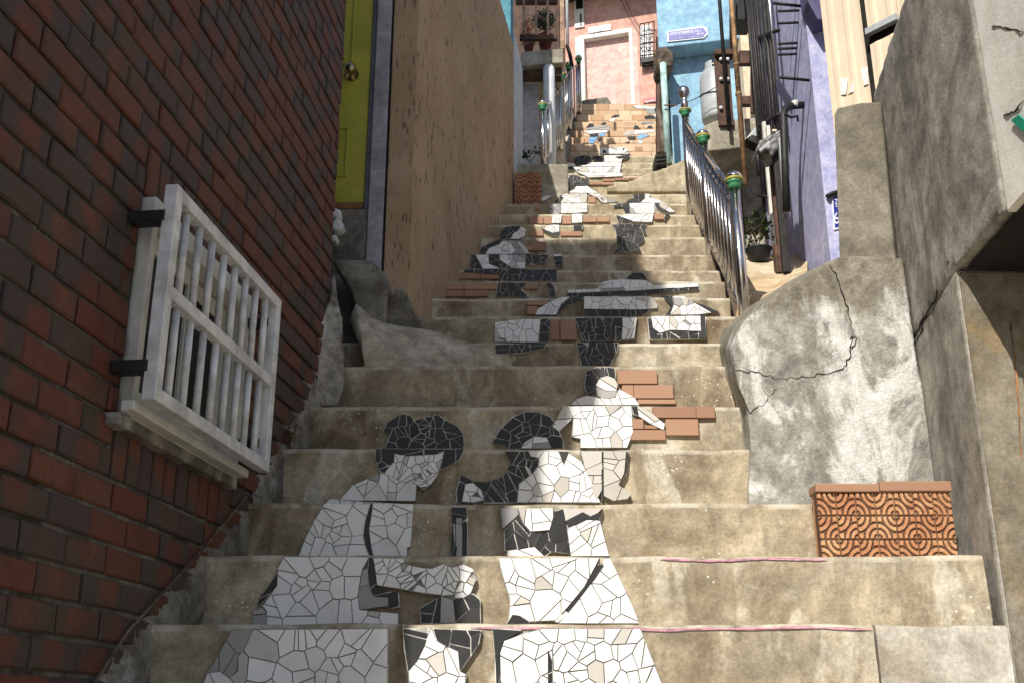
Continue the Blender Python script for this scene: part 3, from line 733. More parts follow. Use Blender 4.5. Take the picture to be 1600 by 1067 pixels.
# timber packed under the overhang
MB().obox((1.42, 2.2, ZO-.028), Vector((.02, 0, 0)), Vector((0, .45, 0)), Vector((0, 0, .014))).build('soffit_board', 'weathered_wood', rh)

# ramp beside the railing
m = MB(); a = [at(1150, 500, 4.30), at(1260, 460, 4.30), at(1262, 398, 5.45), at(1160, 398, 5.45)]
m.prism([p + Vector((0, 0, 0)) for p in a], (0, .02, -.5)).build('ramp', 'ramp_cement', kind='structure')

# ================================================================== MOSAICS ON THE RISERS
def clip(poly, nx, nz, c):                   # keep the side nx*x + nz*z <= c
    out = []; n = len(poly)
    for i in range(n):
        a, b = poly[i], poly[(i+1) % n]
        da = nx*a[0] + nz*a[1] - c; db = nx*b[0] + nz*b[1] - c
        if da <= 0: out.append(a)
        if (da < 0 < db) or (db < 0 < da):
            t = da/(da-db); out.append((a[0]+(b[0]-a[0])*t, a[1]+(b[1]-a[1])*t))
    return out
def area(p): return sum(p[i][0]*p[(i+1) % len(p)][1] - p[(i+1) % len(p)][0]*p[i][1] for i in range(len(p)))/2
def inside(p, q):
    c = False; n = len(p)
    for i in range(n):
        a, b = p[i], p[i-1]
        if (a[1] > q[1]) != (b[1] > q[1]) and q[0] < (b[0]-a[0])*(q[1]-a[1])/(b[1]-a[1]) + a[0]: c = not c
    return c
def tidy(p, e=.0008):
    o = []
    for q in p:
        if not o or (abs(q[0]-o[-1][0]) + abs(q[1]-o[-1][1])) > e: o.append(q)
    while len(o) > 2 and abs(o[0][0]-o[-1][0]) + abs(o[0][1]-o[-1][1]) <= e: o.pop()
    return o
def shards(reg, size, r, gap=.0045, split=.45):
    x0, x1 = min(p[0] for p in reg), max(p[0] for p in reg); z0, z1 = min(p[1] for p in reg), max(p[1] for p in reg)
    A = abs(area(reg)); n = max(1, round(A/(size*size*.85)))
    seeds = []; tries = 0
    while len(seeds) < n and tries < 600:
        tries += 1; q = (r.uniform(x0, x1), r.uniform(z0, z1))
        k = r.uniform(.1, .85)
        if inside(reg, q) and all((q[0]-s[0])**2 + (q[1]-s[1])**2 > (size*k*(1-tries/900))**2 for s in seeds): seeds.append(q)
    if not seeds: seeds = [(sum(p[0] for p in reg)/len(reg), sum(p[1] for p in reg)/len(reg))]
    out = []
    for s in seeds:
        c = list(reg)
        for t in seeds:
            if t is s: continue
            dx, dz = t[0]-s[0], t[1]-s[1]; l = math.hypot(dx, dz); dx /= l; dz /= l
            c = clip(c, dx, dz, dx*(s[0]+t[0])/2 + dz*(s[1]+t[1])/2 - gap/2)
            if len(c) < 3: break
        if len(c) < 3: continue
        if abs(area(c)) > size*size*.45 and r.random() < split:
            cx = sum(p[0] for p in c)/len(c); cz = sum(p[1] for p in c)/len(c); th = r.uniform(0, math.pi)
            nx, nz = math.cos(th), math.sin(th); k = nx*cx + nz*cz + r.uniform(-.15, .15)*size
            out += [clip(c, nx, nz, k-gap/2), clip(c, -nx, -nz, -k-gap/2)]
        else: out.append(c)
    return [t for t in (tidy(c) for c in out) if len(t) >= 3 and abs(area(t)) > .00012]
TM = {'W': 'tile_white', 'B': 'tile_black', 'G': 'tile_grey', 'C': 'tile_cream', 'U': 'tile_blue', 'T': 'terracotta'}
def mosaic(name, label, regs, seed, size=.06, group=None, cat='mosaic', gap=.0025):
    r = random.Random(seed)
    allp = [p for c, cr, s in regs for p in PX(cr, s)]
    mx = sum(p[0] for p in allp)/len(allp); my = max(p[1] for p in allp)
    idx = max(k for k in range(len(YT)) if YT[k] <= my or k == 0) if my > YT[-1] else len(YT)-1
    idx = min(range(len(YT)), key=lambda k: abs(YT[k]-my))
    root = thing(name, label, cat, at(mx, my, D[idx]-.01), group)
    for c, cr, s in regs:
        fine = .62 if c.islower() else 1; c = c.upper(); px = PX(cr, s)
        for i in range(len(D)):
            pl = [at(x, y, D[i]) for x, y in px]
            poly = [(p.x, p.z) for p in pl]
            poly = clip(poly, 0, 1, H[i]-.005); 
            if len(poly) > 2: poly = clip(poly, 0, -1, -(HB(i)+.004))
            poly = tidy(poly)
            if len(poly) < 3: continue
            zs = [p[1] for p in poly]
            if max(zs)-min(zs) < .010 or abs(area(poly)) < .00015: continue
            gm = 'grout_pale' if c == 'B' else 'grout_grey'; g = MB(); go = .0125 if c == 'B' else .011
            cx = sum(p[0] for p in poly)/len(poly); cz = sum(p[1] for p in poly)/len(poly)
            def grow(p): 
                dx, dz = p[0]-cx, p[1]-cz; l = math.hypot(dx, dz) or 1
                return (p[0]+dx/l*.003, min(H[i]-.004, p[1]+dz/l*.003))
            g.prism([(q[0], D[i]-go, q[1]) for q in (grow(p) for p in poly)], (0, .02, 0)); g.build('grout', gm, root)
            sz = size*fine*(1 if c != 'B' else .92)
            for sh in shards(poly, sz, r, gap if c != 'B' else gap*1.3):
                cx = sum(p[0] for p in sh)/len(sh); cz = sum(p[1] for p in sh)/len(sh)
                ta, tb = r.uniform(-.045, .045), r.uniform(-.045, .045); out = r.uniform(.0142, .0182)
                k = c
                if c == 'W': k = r.choices('WCG', (91, 8, 1.2))[0]
                m = MB(); n = len(sh)
                m.add([(x, D[i]-out + ta*(x-cx) + tb*(z-cz), z) for x, z in sh] + [(x, D[i]-.008, z) for x, z in sh],
                      [tuple(range(n))] + [(a, n+a, n+(a+1) % n, (a+1) % n) for a in range(n)])
                m.build('tile_shard', TM[k], root)
    return root
def terracotta(name, label, rects, mat='terracotta', group='patches of terracotta tile on the risers', proud=.012):
    allp = [(q[1], q[2]) for q in rects]
    root = None; made = []
    for cr, x0, y0, x1, y1, cols in rects:
        ox, oy, k = CROPS[cr]; x0, x1 = ox+x0*k, ox+x1*k; y0, y1 = oy+y0*k, oy+y1*k
        ym = (y0+y1)/2; cand = [i for i in range(len(D)) if YT[i] <= ym]; i = min(cand) if cand else len(D)-1
        if root is None: root = thing(name, label, 'tiling', at((x0+x1)/2, y1, D[i]-.01), group)
        a, b = at(x0, y1, D[i]), at(x1, y0, D[i])
        zt, zb = min(b.z, H[i]-.005), max(a.z, HB(i)+.004)
        if zt-zb < .012: continue
        for c in range(cols):
            xa = a.x+(b.x-a.x)*c/cols+.0015; xb = a.x+(b.x-a.x)*(c+1)/cols-.0015
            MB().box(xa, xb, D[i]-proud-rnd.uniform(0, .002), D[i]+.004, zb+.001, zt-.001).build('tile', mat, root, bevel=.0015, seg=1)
    return root

mosaic('mosaic_woman', 'broken tile mosaic of a stooping woman in white with black bun', [
 ('B', '3', '640,410 665,360 740,315 790,325 805,350 940,318 1000,360 1050,385 1080,430 1085,503 650,503 675,425'),
 ('B', '3', '600,508 700,508 700,575 645,640 620,630 595,560'),
 ('B', '3', '700,508 985,510 935,533 765,545 700,530'),
 ('B', '3', '985,510 1085,508 1060,565 1000,600 958,620 975,525'),
 ('w', '3', '700,535 765,550 935,538 975,523 955,600 935,655 905,700 858,735 820,700 745,690 650,645 655,600 700,578'),
 ('W', '3', '625,645 650,648 745,692 822,705 815,795 400,790 470,710 540,680'),
 ('W', '1', '820,72 1050,90 1043,130 1010,200 1003,280 1018,340 1038,380 655,380 690,290 740,190 795,100'),
 ('W', '1', '1057,90 1275,100 1258,330 1240,333 1238,380 1060,380 1047,330 1035,240 1050,150'),
 ('B', '1', '1045,90 1054,90 1046,150 1032,230 1044,330 1057,380 1040,380 1020,330 1006,270 1015,190'),
 ('W', '1', '580,380 1032,388 998,450 988,500 973,590 983,672 1190,692 1190,752 482,758 485,680 462,650 540,540 545,450'),
 ('B', '1', '540,475 543,535 462,625 430,652 440,620'),
 ('G', '1', '415,680 458,662 483,690 480,757 400,757'),
 ('G', '1', '1000,460 1028,452 1030,540 1060,602 1138,606 1138,650 987,668 976,590'),
 ('B', '1', '1034,388 1054,388 1072,470 1075,552 1190,578 1195,650 1150,660 1140,610 1080,612 1040,570 1030,470'),
 ('w', '2', '-127,370 38,372 48,405 140,425 200,430 265,402 310,425 375,405 425,430 445,490 415,565 375,592 300,590 255,575 150,562 75,548 -105,520 -115,440'),
 ('B', '2', '135,650 250,582 245,730 140,730'), ('G', '2', '252,582 318,602 330,730 247,730'), ('B', '2', '320,602 430,572 465,602 468,730 332,730'),
 ('W', '1', '412,780 1135,775 1130,1250 60,1250 130,1100 165,1012 235,1007 280,1042 332,1002 332,922 362,892'),
 ('G', '1', '295,785 408,782 358,892 328,922 320,1000 280,1037 238,1003 165,1007 200,960'),
 ('B', '2', '40,765 185,765 155,870 118,940 68,1000 50,880'), ('B', '2', '208,765 470,775 455,850 410,915 357,995 347,888 288,862 228,825'),
 ('W', '2', '195,765 225,832 288,868 345,892 355,1002 385,1017 385,1270 80,1270 72,1002 122,942 158,868')], 1, .041)
mosaic('mosaic_stooped_figure', 'broken tile mosaic of a kneeling figure with black hair and sunlit white dress', [
 ('B', '4', '235,440 270,380 340,310 400,285 470,285 530,310 560,350 595,430 597,472 542,472 515,413 450,408 398,438 378,472 310,472 290,455'),
 ('W', '4', '400,442 450,412 513,416 538,472 380,472'),
 ('B', '4', '300,488 418,488 428,517 472,525 468,562 438,602 368,655 358,752 190,752 180,690 130,648 95,655 75,690 70,752 50,752 45,700 70,610 130,645 200,650 290,620 335,540'),
 ('w', '4', '92,660 130,652 175,692 186,740 132,752 76,748'),
 ('W', '4', '420,488 572,488 602,562 628,498 690,540 730,620 790,752 362,752 372,660 442,604 474,562 477,523 432,515'),
 ('B', '4', '575,488 626,488 604,558'),
 ('G', '4', '275,785 363,785 368,815 285,890'), ('W', '4', '365,785 543,785 546,830 528,895 430,903 392,860 375,815'),
 ('B', '4', '368,820 390,862 410,906 500,917 530,900 548,840 555,800 598,788 608,840 618,900 636,1018 540,1002 500,1030 450,982 300,1002 295,900'),
 ('W', '4', '602,785 800,785 778,808 740,825 700,803 612,848'), ('B', '4', '612,852 700,806 740,828 802,802 782,842 720,840 628,882'),
 ('W', '4', '628,886 720,843 788,850 836,1030 640,1030 622,900'), ('W', '4', '310,1004 450,986 498,1032 312,1032'),
 ('W', '2', '575,370 1132,370 1113,410 1048,530 958,640 888,715 742,722 692,690 650,684 632,715 640,600 600,480'),
 ('W', '2', '1160,372 1195,370 1320,640 1352,732 908,732 952,692 1022,602 1112,482 1157,407'),
 ('B', '2', '1117,410 1155,405 1110,480 1020,600 950,690 905,724 890,717 960,642 1050,532'), ('B', '2', '620,732 650,686 690,694 740,724 736,732'),
 ('B', '2', '540,765 700,775 602,830 578,885 583,1067 583,1270 565,1270 555,950'),
 ('W', '2', '604,832 722,790 822,765 1360,765 1480,1067 1560,1270 884,1270 878,1067 872,940 846,878 848,1270 588,1270 582,900'),
 ('B', '2', '848,885 868,940 874,1067 880,1270 851,1270 850,960')], 2, .042)
mosaic('mosaic_jar', 'narrow black tile bar standing on the riser between the two large figures', [
 ('B', '2', '308,85 390,85 398,150 393,357 372,357 372,140 330,140 330,357 303,357 312,150'), ('G', '2', '334,145 368,145 368,357 334,357')], 3, .035)
mosaic('mosaic_boy', 'broken tile mosaic of a standing boy with arms held out', [
 ('B', '4', '720,75 760,60 820,50 865,58 870,110 830,93 782,108 765,140 773,195 730,200 712,150'),
 ('W', '4', '770,142 790,106 830,96 866,112 880,140 876,172 820,172 775,150'), ('G', '4', '772,155 820,176 876,176 870,205 810,216 776,196'),
 ('W', '4', '640,246 670,215 722,198 790,212 862,200 890,167 970,210 992,246'),
 ('W', '4', '600,252 870,252 952,252 960,390 930,468 690,468 690,422 645,412 653,312 577,385 545,360'),
 ('W', '4', '985,252 1060,292 1125,347 1120,377 1050,342 990,302'), ('B', '4', '955,255 982,255 992,300 965,290'), ('B', '4', '802,380 830,380 825,430 806,442'),
 ('C', '4', '690,488 798,488 803,600 798,690 770,742 730,640'), ('C', '4', '808,488 925,488 915,600 885,665 930,690 950,715 930,735 860,745 810,720'),
 ('B', '4', '799,490 806,490 808,720 800,742 796,700'), ('B', '4', '926,490 938,492 926,600 892,662 888,655 918,598')], 4, .042)
mosaic('mosaic_water_carrier', 'broken tile mosaic of a water carrier with a pole and two buckets', [
 ('B', '5', '1080,312 1110,285 1165,282 1185,312'), ('W', '5', '935,362 960,332 1000,320 1060,316 1180,320 1222,350 1100,360'),
 ('W', '5', '790,370 1235,346 1440,335 1442,352 1100,372 790,384'), ('B', '5', '785,387 1100,375 1442,355 1445,366 1200,390 790,400'),
 ('W', '5', '630,492 640,465 700,430 760,405 800,404 756,440 732,492'), ('B', '5', '760,442 802,404 870,404 860,420 790,447 738,484'),
 ('W', '5', '872,402 1205,402 1235,440 1235,460 1170,466 872,463'), ('B', '5', '867,468 1200,468 1160,497 890,497'),
 ('B', '5', '1265,400 1310,400 1315,430 1298,492 1280,492 1308,450'), ('W', '5', '1317,402 1370,400 1412,428 1505,482 1440,490 1302,492 1322,440'), ('B', '5', '1415,427 1470,445 1545,480 1508,482'),
 ('W', '5', '525,512 560,504 625,502 625,512'), ('W', '5', '428,530 560,515 652,515 643,627 425,627'), ('B', '5', '656,515 700,512 697,627 648,627'),
 ('B', '5', '830,512 1060,508 1065,560 1053,617 870,622'), ('W', '5', '1064,508 1135,508 1120,610 1060,617'),
 ('W', '5', '1207,502 1450,498 1453,573 1300,568 1250,583 1217,560'), ('B', '5', '1190,512 1205,512 1213,563 1250,587 1300,572 1456,578 1456,502 1475,502 1478,608 1200,612'),
 ('B', '5', '430,642 680,634 670,660 560,680 430,685'), ('B', '5', '835,632 1040,632 1035,670 1000,745 860,745 850,690')], 5, .038)
mosaic('mosaic_drummer', 'broken tile mosaic of a seated drummer in shade by beige wall', [
 ('B', '6', '740,218 750,150 800,105 870,95 943,100 928,128 880,160 860,200 822,218'), ('W', '6', '945,102 980,110 995,140 980,190 920,218 850,218 872,172 930,132'),
 ('B', '6', '520,355 560,310 640,265 740,228 765,240 740,265 650,300 600,340 600,362'), ('W', '6', '610,362 642,312 740,272 772,238 850,262 890,330 860,362'),
 ('G', '6', '775,236 900,238 940,300 980,362 865,362 893,330 855,260'), ('W', '6', '905,238 945,250 995,300 1030,362 984,362 944,298'),
 ('B', '6', '450,372 510,372 580,505 440,505'), ('W', '6', '515,372 632,372 640,460 740,505 585,505'), ('B', '6', '642,372 740,372 745,420 850,497 750,497 642,450'),
 ('W', '6', '745,372 862,372 880,440 985,440 985,505 860,497 747,418'), ('G', '6', '866,372 985,372 985,436 884,436'),
 ('B', '6', '990,375 1210,375 1190,430 1080,460 995,450'), ('W', '6', '1260,368 1340,366 1340,382 1262,386'), ('B', '6', '1262,390 1345,386 1350,485 1275,485'),
 ('B', '6', '400,518 760,518 1290,515 1290,615 770,622 730,565 400,535'), ('B', '6', '730,640 880,640 1000,640 950,700 1010,772 712,772'), ('B', '6', '1195,640 1260,640 1280,768 1225,768 1220,690')], 6, .04)
mosaic('mosaic_capped_child', 'broken tile mosaic of a child in a dark cap and wide dark trousers', [
 ('B', '7', '1060,326 1080,280 1150,240 1180,240 1225,262 1272,295 1266,322'), ('W', '7', '1184,240 1230,254 1262,284 1230,258'),
 ('B', '7', '1040,345 1148,337 1153,375 1092,418 970,422 990,395 1050,380'), ('W', '7', '1152,337 1200,340 1192,375 1270,390 1340,422 1112,422 1155,380'),
 ('W', '7', '1006,428 1243,428 1243,522 1012,522'), ('B', '7', '850,450 900,430 1002,430 1006,522 970,525 940,465 860,470'),
 ('W', '7', '1290,430 1342,428 1440,510 1392,515 1300,462'), ('B', '7', '1248,430 1286,436 1300,468 1385,520 1340,515 1265,480'),
 ('W', '7', '900,550 990,532 1235,528 1220,608 1045,602'), ('B', '7', '875,545 898,552 1040,604 1020,616 900,616'), ('B', '7', '1350,530 1390,530 1345,590 1338,580'),
 ('B', '7', '840,635 1165,630 1155,680 1165,720 1120,742 880,742 870,690'), ('B', '7', '880,752 1145,748 1140,790 1080,830 1115,888 860,897 915,850 885,790')], 7, .04)
mosaic('mosaic_running_child', 'broken tile mosaic of a running child with black hair and black shoes', [
 ('B', '7', '405,258 415,200 430,160 470,152 560,185 615,195 612,240 590,262 470,258'),
 ('B', '7', '380,320 470,268 480,290 400,326'), ('W', '7', '484,292 490,266 600,264 650,300 700,328 400,328'),
 ('W', '7', '352,362 400,336 590,336 600,350 590,422 345,422 372,376'), ('B', '7', '290,420 340,350 362,352 338,422'),
 ('W', '7', '70,420 100,385 160,375 220,355 250,360 200,395 130,422'), ('W', '7', '610,336 710,336 780,380 890,415 840,422 740,422 690,370'), ('B', '7', '668,352 715,356 760,392 735,392'),
 ('G', '7', '235,440 340,432 345,522 300,540 240,520'), ('W', '7', '350,432 600,430 595,510 470,522 350,522'), ('B', '7', '560,515 600,500 590,522 565,524'),
 ('W', '7', '265,545 355,540 345,618 260,618'), ('W', '7', '450,532 550,530 550,612 455,616'),
 ('W', '7', '200,650 262,636 330,640 330,702 262,712 195,682'), ('B', '7', '155,660 192,686 260,716 325,708 320,737 250,732 165,685'), ('B', '7', '465,645 560,640 555,675 510,695 470,685')], 8, .036)
mosaic('mosaic_skirted_figure', 'white tile mosaic of a wide-skirted figure on the sunlit middle steps', [
 ('W', '8', '535,600 620,580 800,580 865,600 862,655 540,655'), ('B', '8', '545,610 580,590 625,640 590,650'), ('B', '8', '800,595 860,590 855,640 805,645'),
 ('B', '8', '255,745 290,690 370,672 450,690 445,745'), ('W', '8', '600,672 880,672 790,720 790,745 600,745'), ('B', '8', '452,690 530,675 590,690 560,745 520,730'), ('B', '8', '720,690 890,660 850,705 760,715'),
 ('B', '8', '270,752 420,752 400,775 280,775'), ('W', '8', '150,775 200,755 260,760 280,795 180,797'), ('W', '8', '430,752 785,752 780,795 290,795 410,775'),
 ('W', '8', '250,802 290,802 780,802 770,858 300,858'), ('B', '8', '190,802 245,802 280,830 210,830'), ('B', '8', '290,840 330,804 350,810 320,850'),
 ('W', '8', '300,864 775,864 800,893 380,893'), ('W', '8', '380,898 800,898 800,905 420,920')], 9, .055)
mosaic('mosaic_blue_trousers', 'small tile mosaic of a person in blue trousers high on the stairs at left', [
 ('B', '8', '400,358 430,320 470,318 487,345 440,362'), ('G', '8', '400,372 520,345 640,345 660,388 560,388 400,388'), ('W', '8', '365,405 440,395 660,395 640,412 440,432'),
 ('U', '8', '545,420 610,425 595,458 540,458'), ('B', '8', '430,440 530,432 535,460 440,462'), ('U', '8', '425,475 525,468 480,538 430,538'), ('B', '8', '530,475 565,475 555,515 525,520'), ('B', '8', '340,548 420,530 400,556'), ('B', '8', '560,325 600,300 620,320 590,328'), ('W', '8', '640,290 690,262 730,262 700,290'), ('B', '8', '672,250 710,222 765,225 760,240')], 10, .06)
mosaic('mosaic_blue_skirt', 'small tile mosaic of two heads and a blue skirt high on the stairs at right', [
 ('B', '8', '920,378 935,340 965,340 1000,378'), ('B', '8', '1065,376 1085,345 1120,340 1142,374'), ('W', '8', '800,445 850,396 960,394 1160,394 1150,410 1000,428 830,452'),
 ('U', '8', '960,465 1010,432 1100,450 1060,468 990,497'), ('B', '8', '850,470 940,464 955,490 870,500'), ('W', '8', '975,505 1020,505 1020,538 980,538'), ('B', '8', '830,530 880,515 870,538')], 11, .06)
mosaic('mosaic_reclining_figure', 'small white and grey tile mosaic just below the pink house', [
 ('W', '8', '915,128 980,112 1100,130 1180,136 1170,156 1050,152 960,152'), ('G', '8', '1050,160 1180,158 1180,205 1120,212 1070,200'), ('W', '8', '1150,215 1185,190 1185,240 1160,240'), ('B', '8', '1040,240 1100,220 1150,235 1170,265 1050,270'), ('G', '8', '1005,300 1140,296 1150,318 1010,322')], 12, .06)
terracotta('terracotta_tiling', 'terracotta tiles stepped beside the standing boy mosaic', [
 ('4', 884, 66, 1088, 138, 1), ('4', 905, 141, 966, 213, 1), ('4', 966, 141, 1172, 213, 1), ('4', 985, 216, 1185, 242, 1),
 ('4', 1062, 254, 1290, 315, 1), ('4', 1290, 254, 1388, 315, 1), ('4', 1132, 318, 1302, 406, 1), ('4', 955, 318, 1018, 372, 1), ('4', 1020, 350, 1090, 372, 1), ('4', 945, 374, 1132, 430, 1)])
terracotta('terracotta_tiling', 'terracotta tile row left of the drummer against the beige wall', [
 ('6', 210, 532, 380, 602, 1), ('6', 380, 540, 740, 602, 2), ('6', 105, 632, 400, 702, 1), ('6', 400, 632, 720, 702, 1), ('6', 165, 705, 640, 772, 2), ('6', 980, 650, 1110, 700, 1), ('6', 1030, 240, 1190, 320, 1), ('6', 480, 225, 560, 300, 1)])
terracotta('terracotta_tiling', 'terracotta tiles between the water carrier and left bucket', [
 ('5', 702, 516, 750, 618, 1), ('5', 752, 516, 834, 618, 1), ('5', 586, 420, 690, 445, 1), ('5', 586, 447, 640, 490, 1)])
terracotta('terracotta_tiling', 'terracotta tile row behind the running child legs', [
 ('7', 40, 556, 180, 626, 1), ('7', 182, 556, 262, 626, 1), ('7', 358, 556, 448, 626, 1), ('7', 556, 556, 690, 608, 1), ('7', 694, 556, 815, 606, 1), ('7', 45, 692, 180, 742, 1), ('7', 340, 696, 550, 742, 1), ('7', 1242, 532, 1336, 582, 1), ('7', 610, 360, 680, 424, 1), ('7', 90, 445, 160, 490, 1), ('7', 20, 830, 200, 880, 1)])
terracotta('terracotta_tiling', 'stepped terracotta tiles running right across a sunlit riser', [
 ('7', 620, 190, 740, 250, 1), ('7', 745, 190, 860, 212, 1), ('7', 862, 180, 1000, 205, 1), ('7', 1002, 172, 1110, 192, 1), ('7', 1112, 165, 1222, 182, 1), ('7', 740, 222, 850, 250, 1)])
terracotta('terracotta_tiling', 'two terracotta tiles right of the wide-skirted mosaic figure', [('8', 870, 575, 1028, 625, 2), ('8', 200, 676, 262, 745, 1)])
# the uppermost risers are faced all over with small terracotta tiles
up = thing('terracotta_facing', 'sunlit terracotta tile facing on the uppermost steps', 'tiling', at(960, 236, D[22]))
ru = random.Random(31)
for i in range(23, len(D)):
    xl = at(LPX[i]+2, YT[i], D[i]).x; xr = at(min(RPX[i], 1030)+0, YT[i], D[i]).x
    zb, zt = HB(i)+.004, H[i]-.006; rows = 3
    for q in range(rows):
        z0, z1 = zb+(zt-zb)*q/rows+.002, zb+(zt-zb)*(q+1)/rows-.002; x = xl - ru.uniform(0, .1)
        while x < xr-.02:
            w = ru.choice((.08, .12, .16, .2)); a, b = max(x, xl), min(x+w, xr)
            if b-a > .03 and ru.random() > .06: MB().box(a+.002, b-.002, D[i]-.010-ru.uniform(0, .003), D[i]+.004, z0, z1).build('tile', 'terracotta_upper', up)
            x += w

# ================================================================== BOXES OF PATTERNED PAVERS
def paver(root, x0, x1, z0, z1, y, flip, seed, res=22, amp=.0045):
    m = MB(); vs = []; ds = []; rr = random.Random(seed)
    for a in range(res+1):
        for b in range(res+1):
            u, v = a/res, b/res
            if flip: d1, d2 = math.hypot(u, v), math.hypot(1-u, 1-v)
            else: d1, d2 = math.hypot(1-u, v), math.hypot(u, 1-v)
            d = min(d1, d2); w = (math.cos(2*math.pi*(d/.27 - .15)) if d < .98 else 1)
            gcut = max(0, min(1, (-.15-w)/.5))
            e = min(u, v, 1-u, 1-v)
            edge = 1 if e < .001 else 0
            gg = max(gcut, edge)
            vs.append((x0+(x1-x0)*u, y + gg*amp + rr.uniform(-.0003, .0003), z0+(z1-z0)*v)); ds.append(gg)
    k = res+1
    fs = [(a*k+b, (a+1)*k+b, (a+1)*k+b+1, a*k+b+1) for a in range(res) for b in range(res)]
    rim = [a*k for a in range(res)] + [res*k+b for b in range(res)] + [a*k+res for a in range(res, 0, -1)] + [b for b in range(res, 0, -1)]
    n0 = len(vs)
    for i_ in rim: vs.append((vs[i_][0], y+.03, vs[i_][2])); ds.append(1)
    n = len(rim)
    fs += [(rim[i_], rim[(i_+1) % n], n0+(i_+1) % n, n0+i_) for i_ in range(n)]
    m.add(vs, fs); o = m.build('paver', 'paver_clay', root)
    at_ = o.data.attributes.new('groove', 'FLOAT', 'POINT'); at_.data.foreach_set('value', ds)
def paver_box(label, c0, c1, y, depth, cols, rows, seed, caps):
    x0, z0 = c0; x1, z1 = c1; r = random.Random(seed)
    root = thing('paver_box', label, 'box', ((x0+x1)/2, y+depth/2, z0), 'boxes built of patterned pavers')
    MB().box(x0+.004, x1-.004, y+.006, y+depth, z0, z1-.004).build('core', 'paver_clay', root)
    zt = z1 - (.022 if caps else .0); w = (x1-x0)/cols; h = (zt-z0)/rows
    for i in range(cols):
        for j in range(rows):
            paver(root, x0+i*w+.0008, x0+(i+1)*w-.0008, z0+j*h+.0008, z0+(j+1)*h-.0008, y+r.uniform(-.001, .0015), ((i+j) % 2 == 0) ^ (r.random() < .15), seed*50+i*9+j)
    if caps:
        MB().box(x0-.001, x0+(x1-x0)*.47, y-.006, y+depth+.01, zt, z1+.001).build('cap_brick', 'terracotta', root, bevel=.003)
        MB().box(x0+(x1-x0)*.475, x1+.003, y-.004, y+depth+.01, zt+.002, z1+.008).build('cap_brick', 'terracotta', root, bevel=.003)
p0, p1 = at(1283, 858, 2.93), at(1491, 756, 2.93)
paver_box('orange box of circle-patterned pavers standing on the sunlit step', (p0.x, H[1]+.003), (p1.x-.012, p1.z), 2.93, .06, 7, 3, 1, True)
p0, p1 = at(801, 309, 6.70), at(846, 270, 6.70)
paver_box('small shaded box of circle-patterned pavers under the left railing', (p0.x+.01, H[15]+.02), (p1.x, p1.z), 6.70, .16, 5, 3, 2, False)

# ================================================================== RAILINGS
def finial(m_root, p, r, ball=False):
    if ball:
        MB().lathe(p, [(r, -.002), (r, .075), (r*.75, .085), (r*.75, .10), (r*1.15, .108), (r*1.5, .125), (r*1.62, .145), (r*1.5, .168), (r*1.0, .185), (r*.3, .19)], 20).build('ball', 'steel', m_root, smooth=True)
    MB().lathe(p + Vector((0, 0, -.045)), [(r*1.06, 0), (r*1.10, .02), (r*1.15, .03), (r*1.55, .038)], 20).build('collar', 'green_ring', m_root, smooth=True)
    MB().lathe(p + Vector((0, 0, -.007)), [(r*1.55, 0), (r*1.72, .005), (r*1.72, .012), (r*1.5, .016)], 20).build('collar_ring', 'yellow_ring', m_root, smooth=True)
    if not ball:
        MB().lathe(p + Vector((0, 0, .009)), [(r*1.55, 0), (r*1.5, .010), (r*1.2, .024), (r*.7, .032), (r*.15, .035)], 20).build('cap', 'steel', m_root, smooth=True)
rail = thing('stair_railing', 'polished steel railing with green collars on the right of the stairs', 'railing', at(1165, 495, 4.3), 'steel stair railings')
RP = [(at(1163, 497, 4.30), at(1147, 283, 4.30).z, False), (at(1109, 385, 5.45), at(1106, 215, 5.45).z, False), (at(1079, 322, 6.45), at(1080, 174, 6.45).z, True)]
for b, zt, ball in RP:
    b = b.copy(); rad = .025
    MB().tube([b + Vector((0, 0, -.12)), Vector((b.x, b.y, zt))], rad, 18).build('post', 'steel', rail, smooth=True)
    finial(rail, Vector((b.x, b.y, zt)), rad, ball)
def railing_run(root, a, b, za, zb, n, low, rr=.013, br=.012, extra=True, mat='steel'):
    A, B = Vector((a.x, a.y, za)), Vector((b.x, b.y, zb))
    LA, LB = Vector((a.x, a.y, a.z+low)), Vector((b.x, b.y, b.z+low))
    MB().tube([A, B], rr, 12).build('handrail', mat, root, smooth=True)
    if extra: MB().tube([A-Vector((0, 0, .07)), B-Vector((0, 0, .07))], rr*.75, 10).build('rail', mat, root, smooth=True)
    MB().tube([LA, LB], rr*.9, 10).build('rail', mat, root, smooth=True)
    for k in range(n):
        t = (k+1)/(n+1)
        MB().tube([LA.lerp(LB, t), A.lerp(B, t)], br, 10).build('baluster', mat, root, smooth=True)
railing_run(rail, RP[0][0], RP[1][0], RP[0][1]-.075, RP[1][1]-.075, 8, .03)
railing_run(rail, RP[1][0], RP[2][0], RP[1][1]-.075, RP[2][1]-.075, 7, .03)
lrail = thing('stair_railing', 'pale steel railing with green collars on the upper left of the stairs', 'railing', at(848, 252, 7.05), 'steel stair railings')
tops = [(848, 165, 7.05), (863, 144, 7.5), (874, 127, 7.95), (878, 118, 8.35), (888, 104, 8.9), (904, 93, 9.45)]
bots = [252, 240, 226, 214, 195, 170]
LP = []
for (x, y, Y), yb in zip(tops, bots):
    t = at(x, y, Y); b = at(x, yb, Y); b.x = t.x
    LP.append((b, t.z))
    MB().tube([b + Vector((0, 0, -.05)), Vector((b.x, b.y, t.z))], .022, 14).build('post', 'steel', lrail, smooth=True)
    finial(lrail, Vector((t.x, t.y, t.z)), .022)
for k in range(len(LP)-1):
    railing_run(lrail, LP[k][0], LP[k+1][0], LP[k][1]-.06, LP[k+1][1]-.06, 3, .02, .012, .009, False)

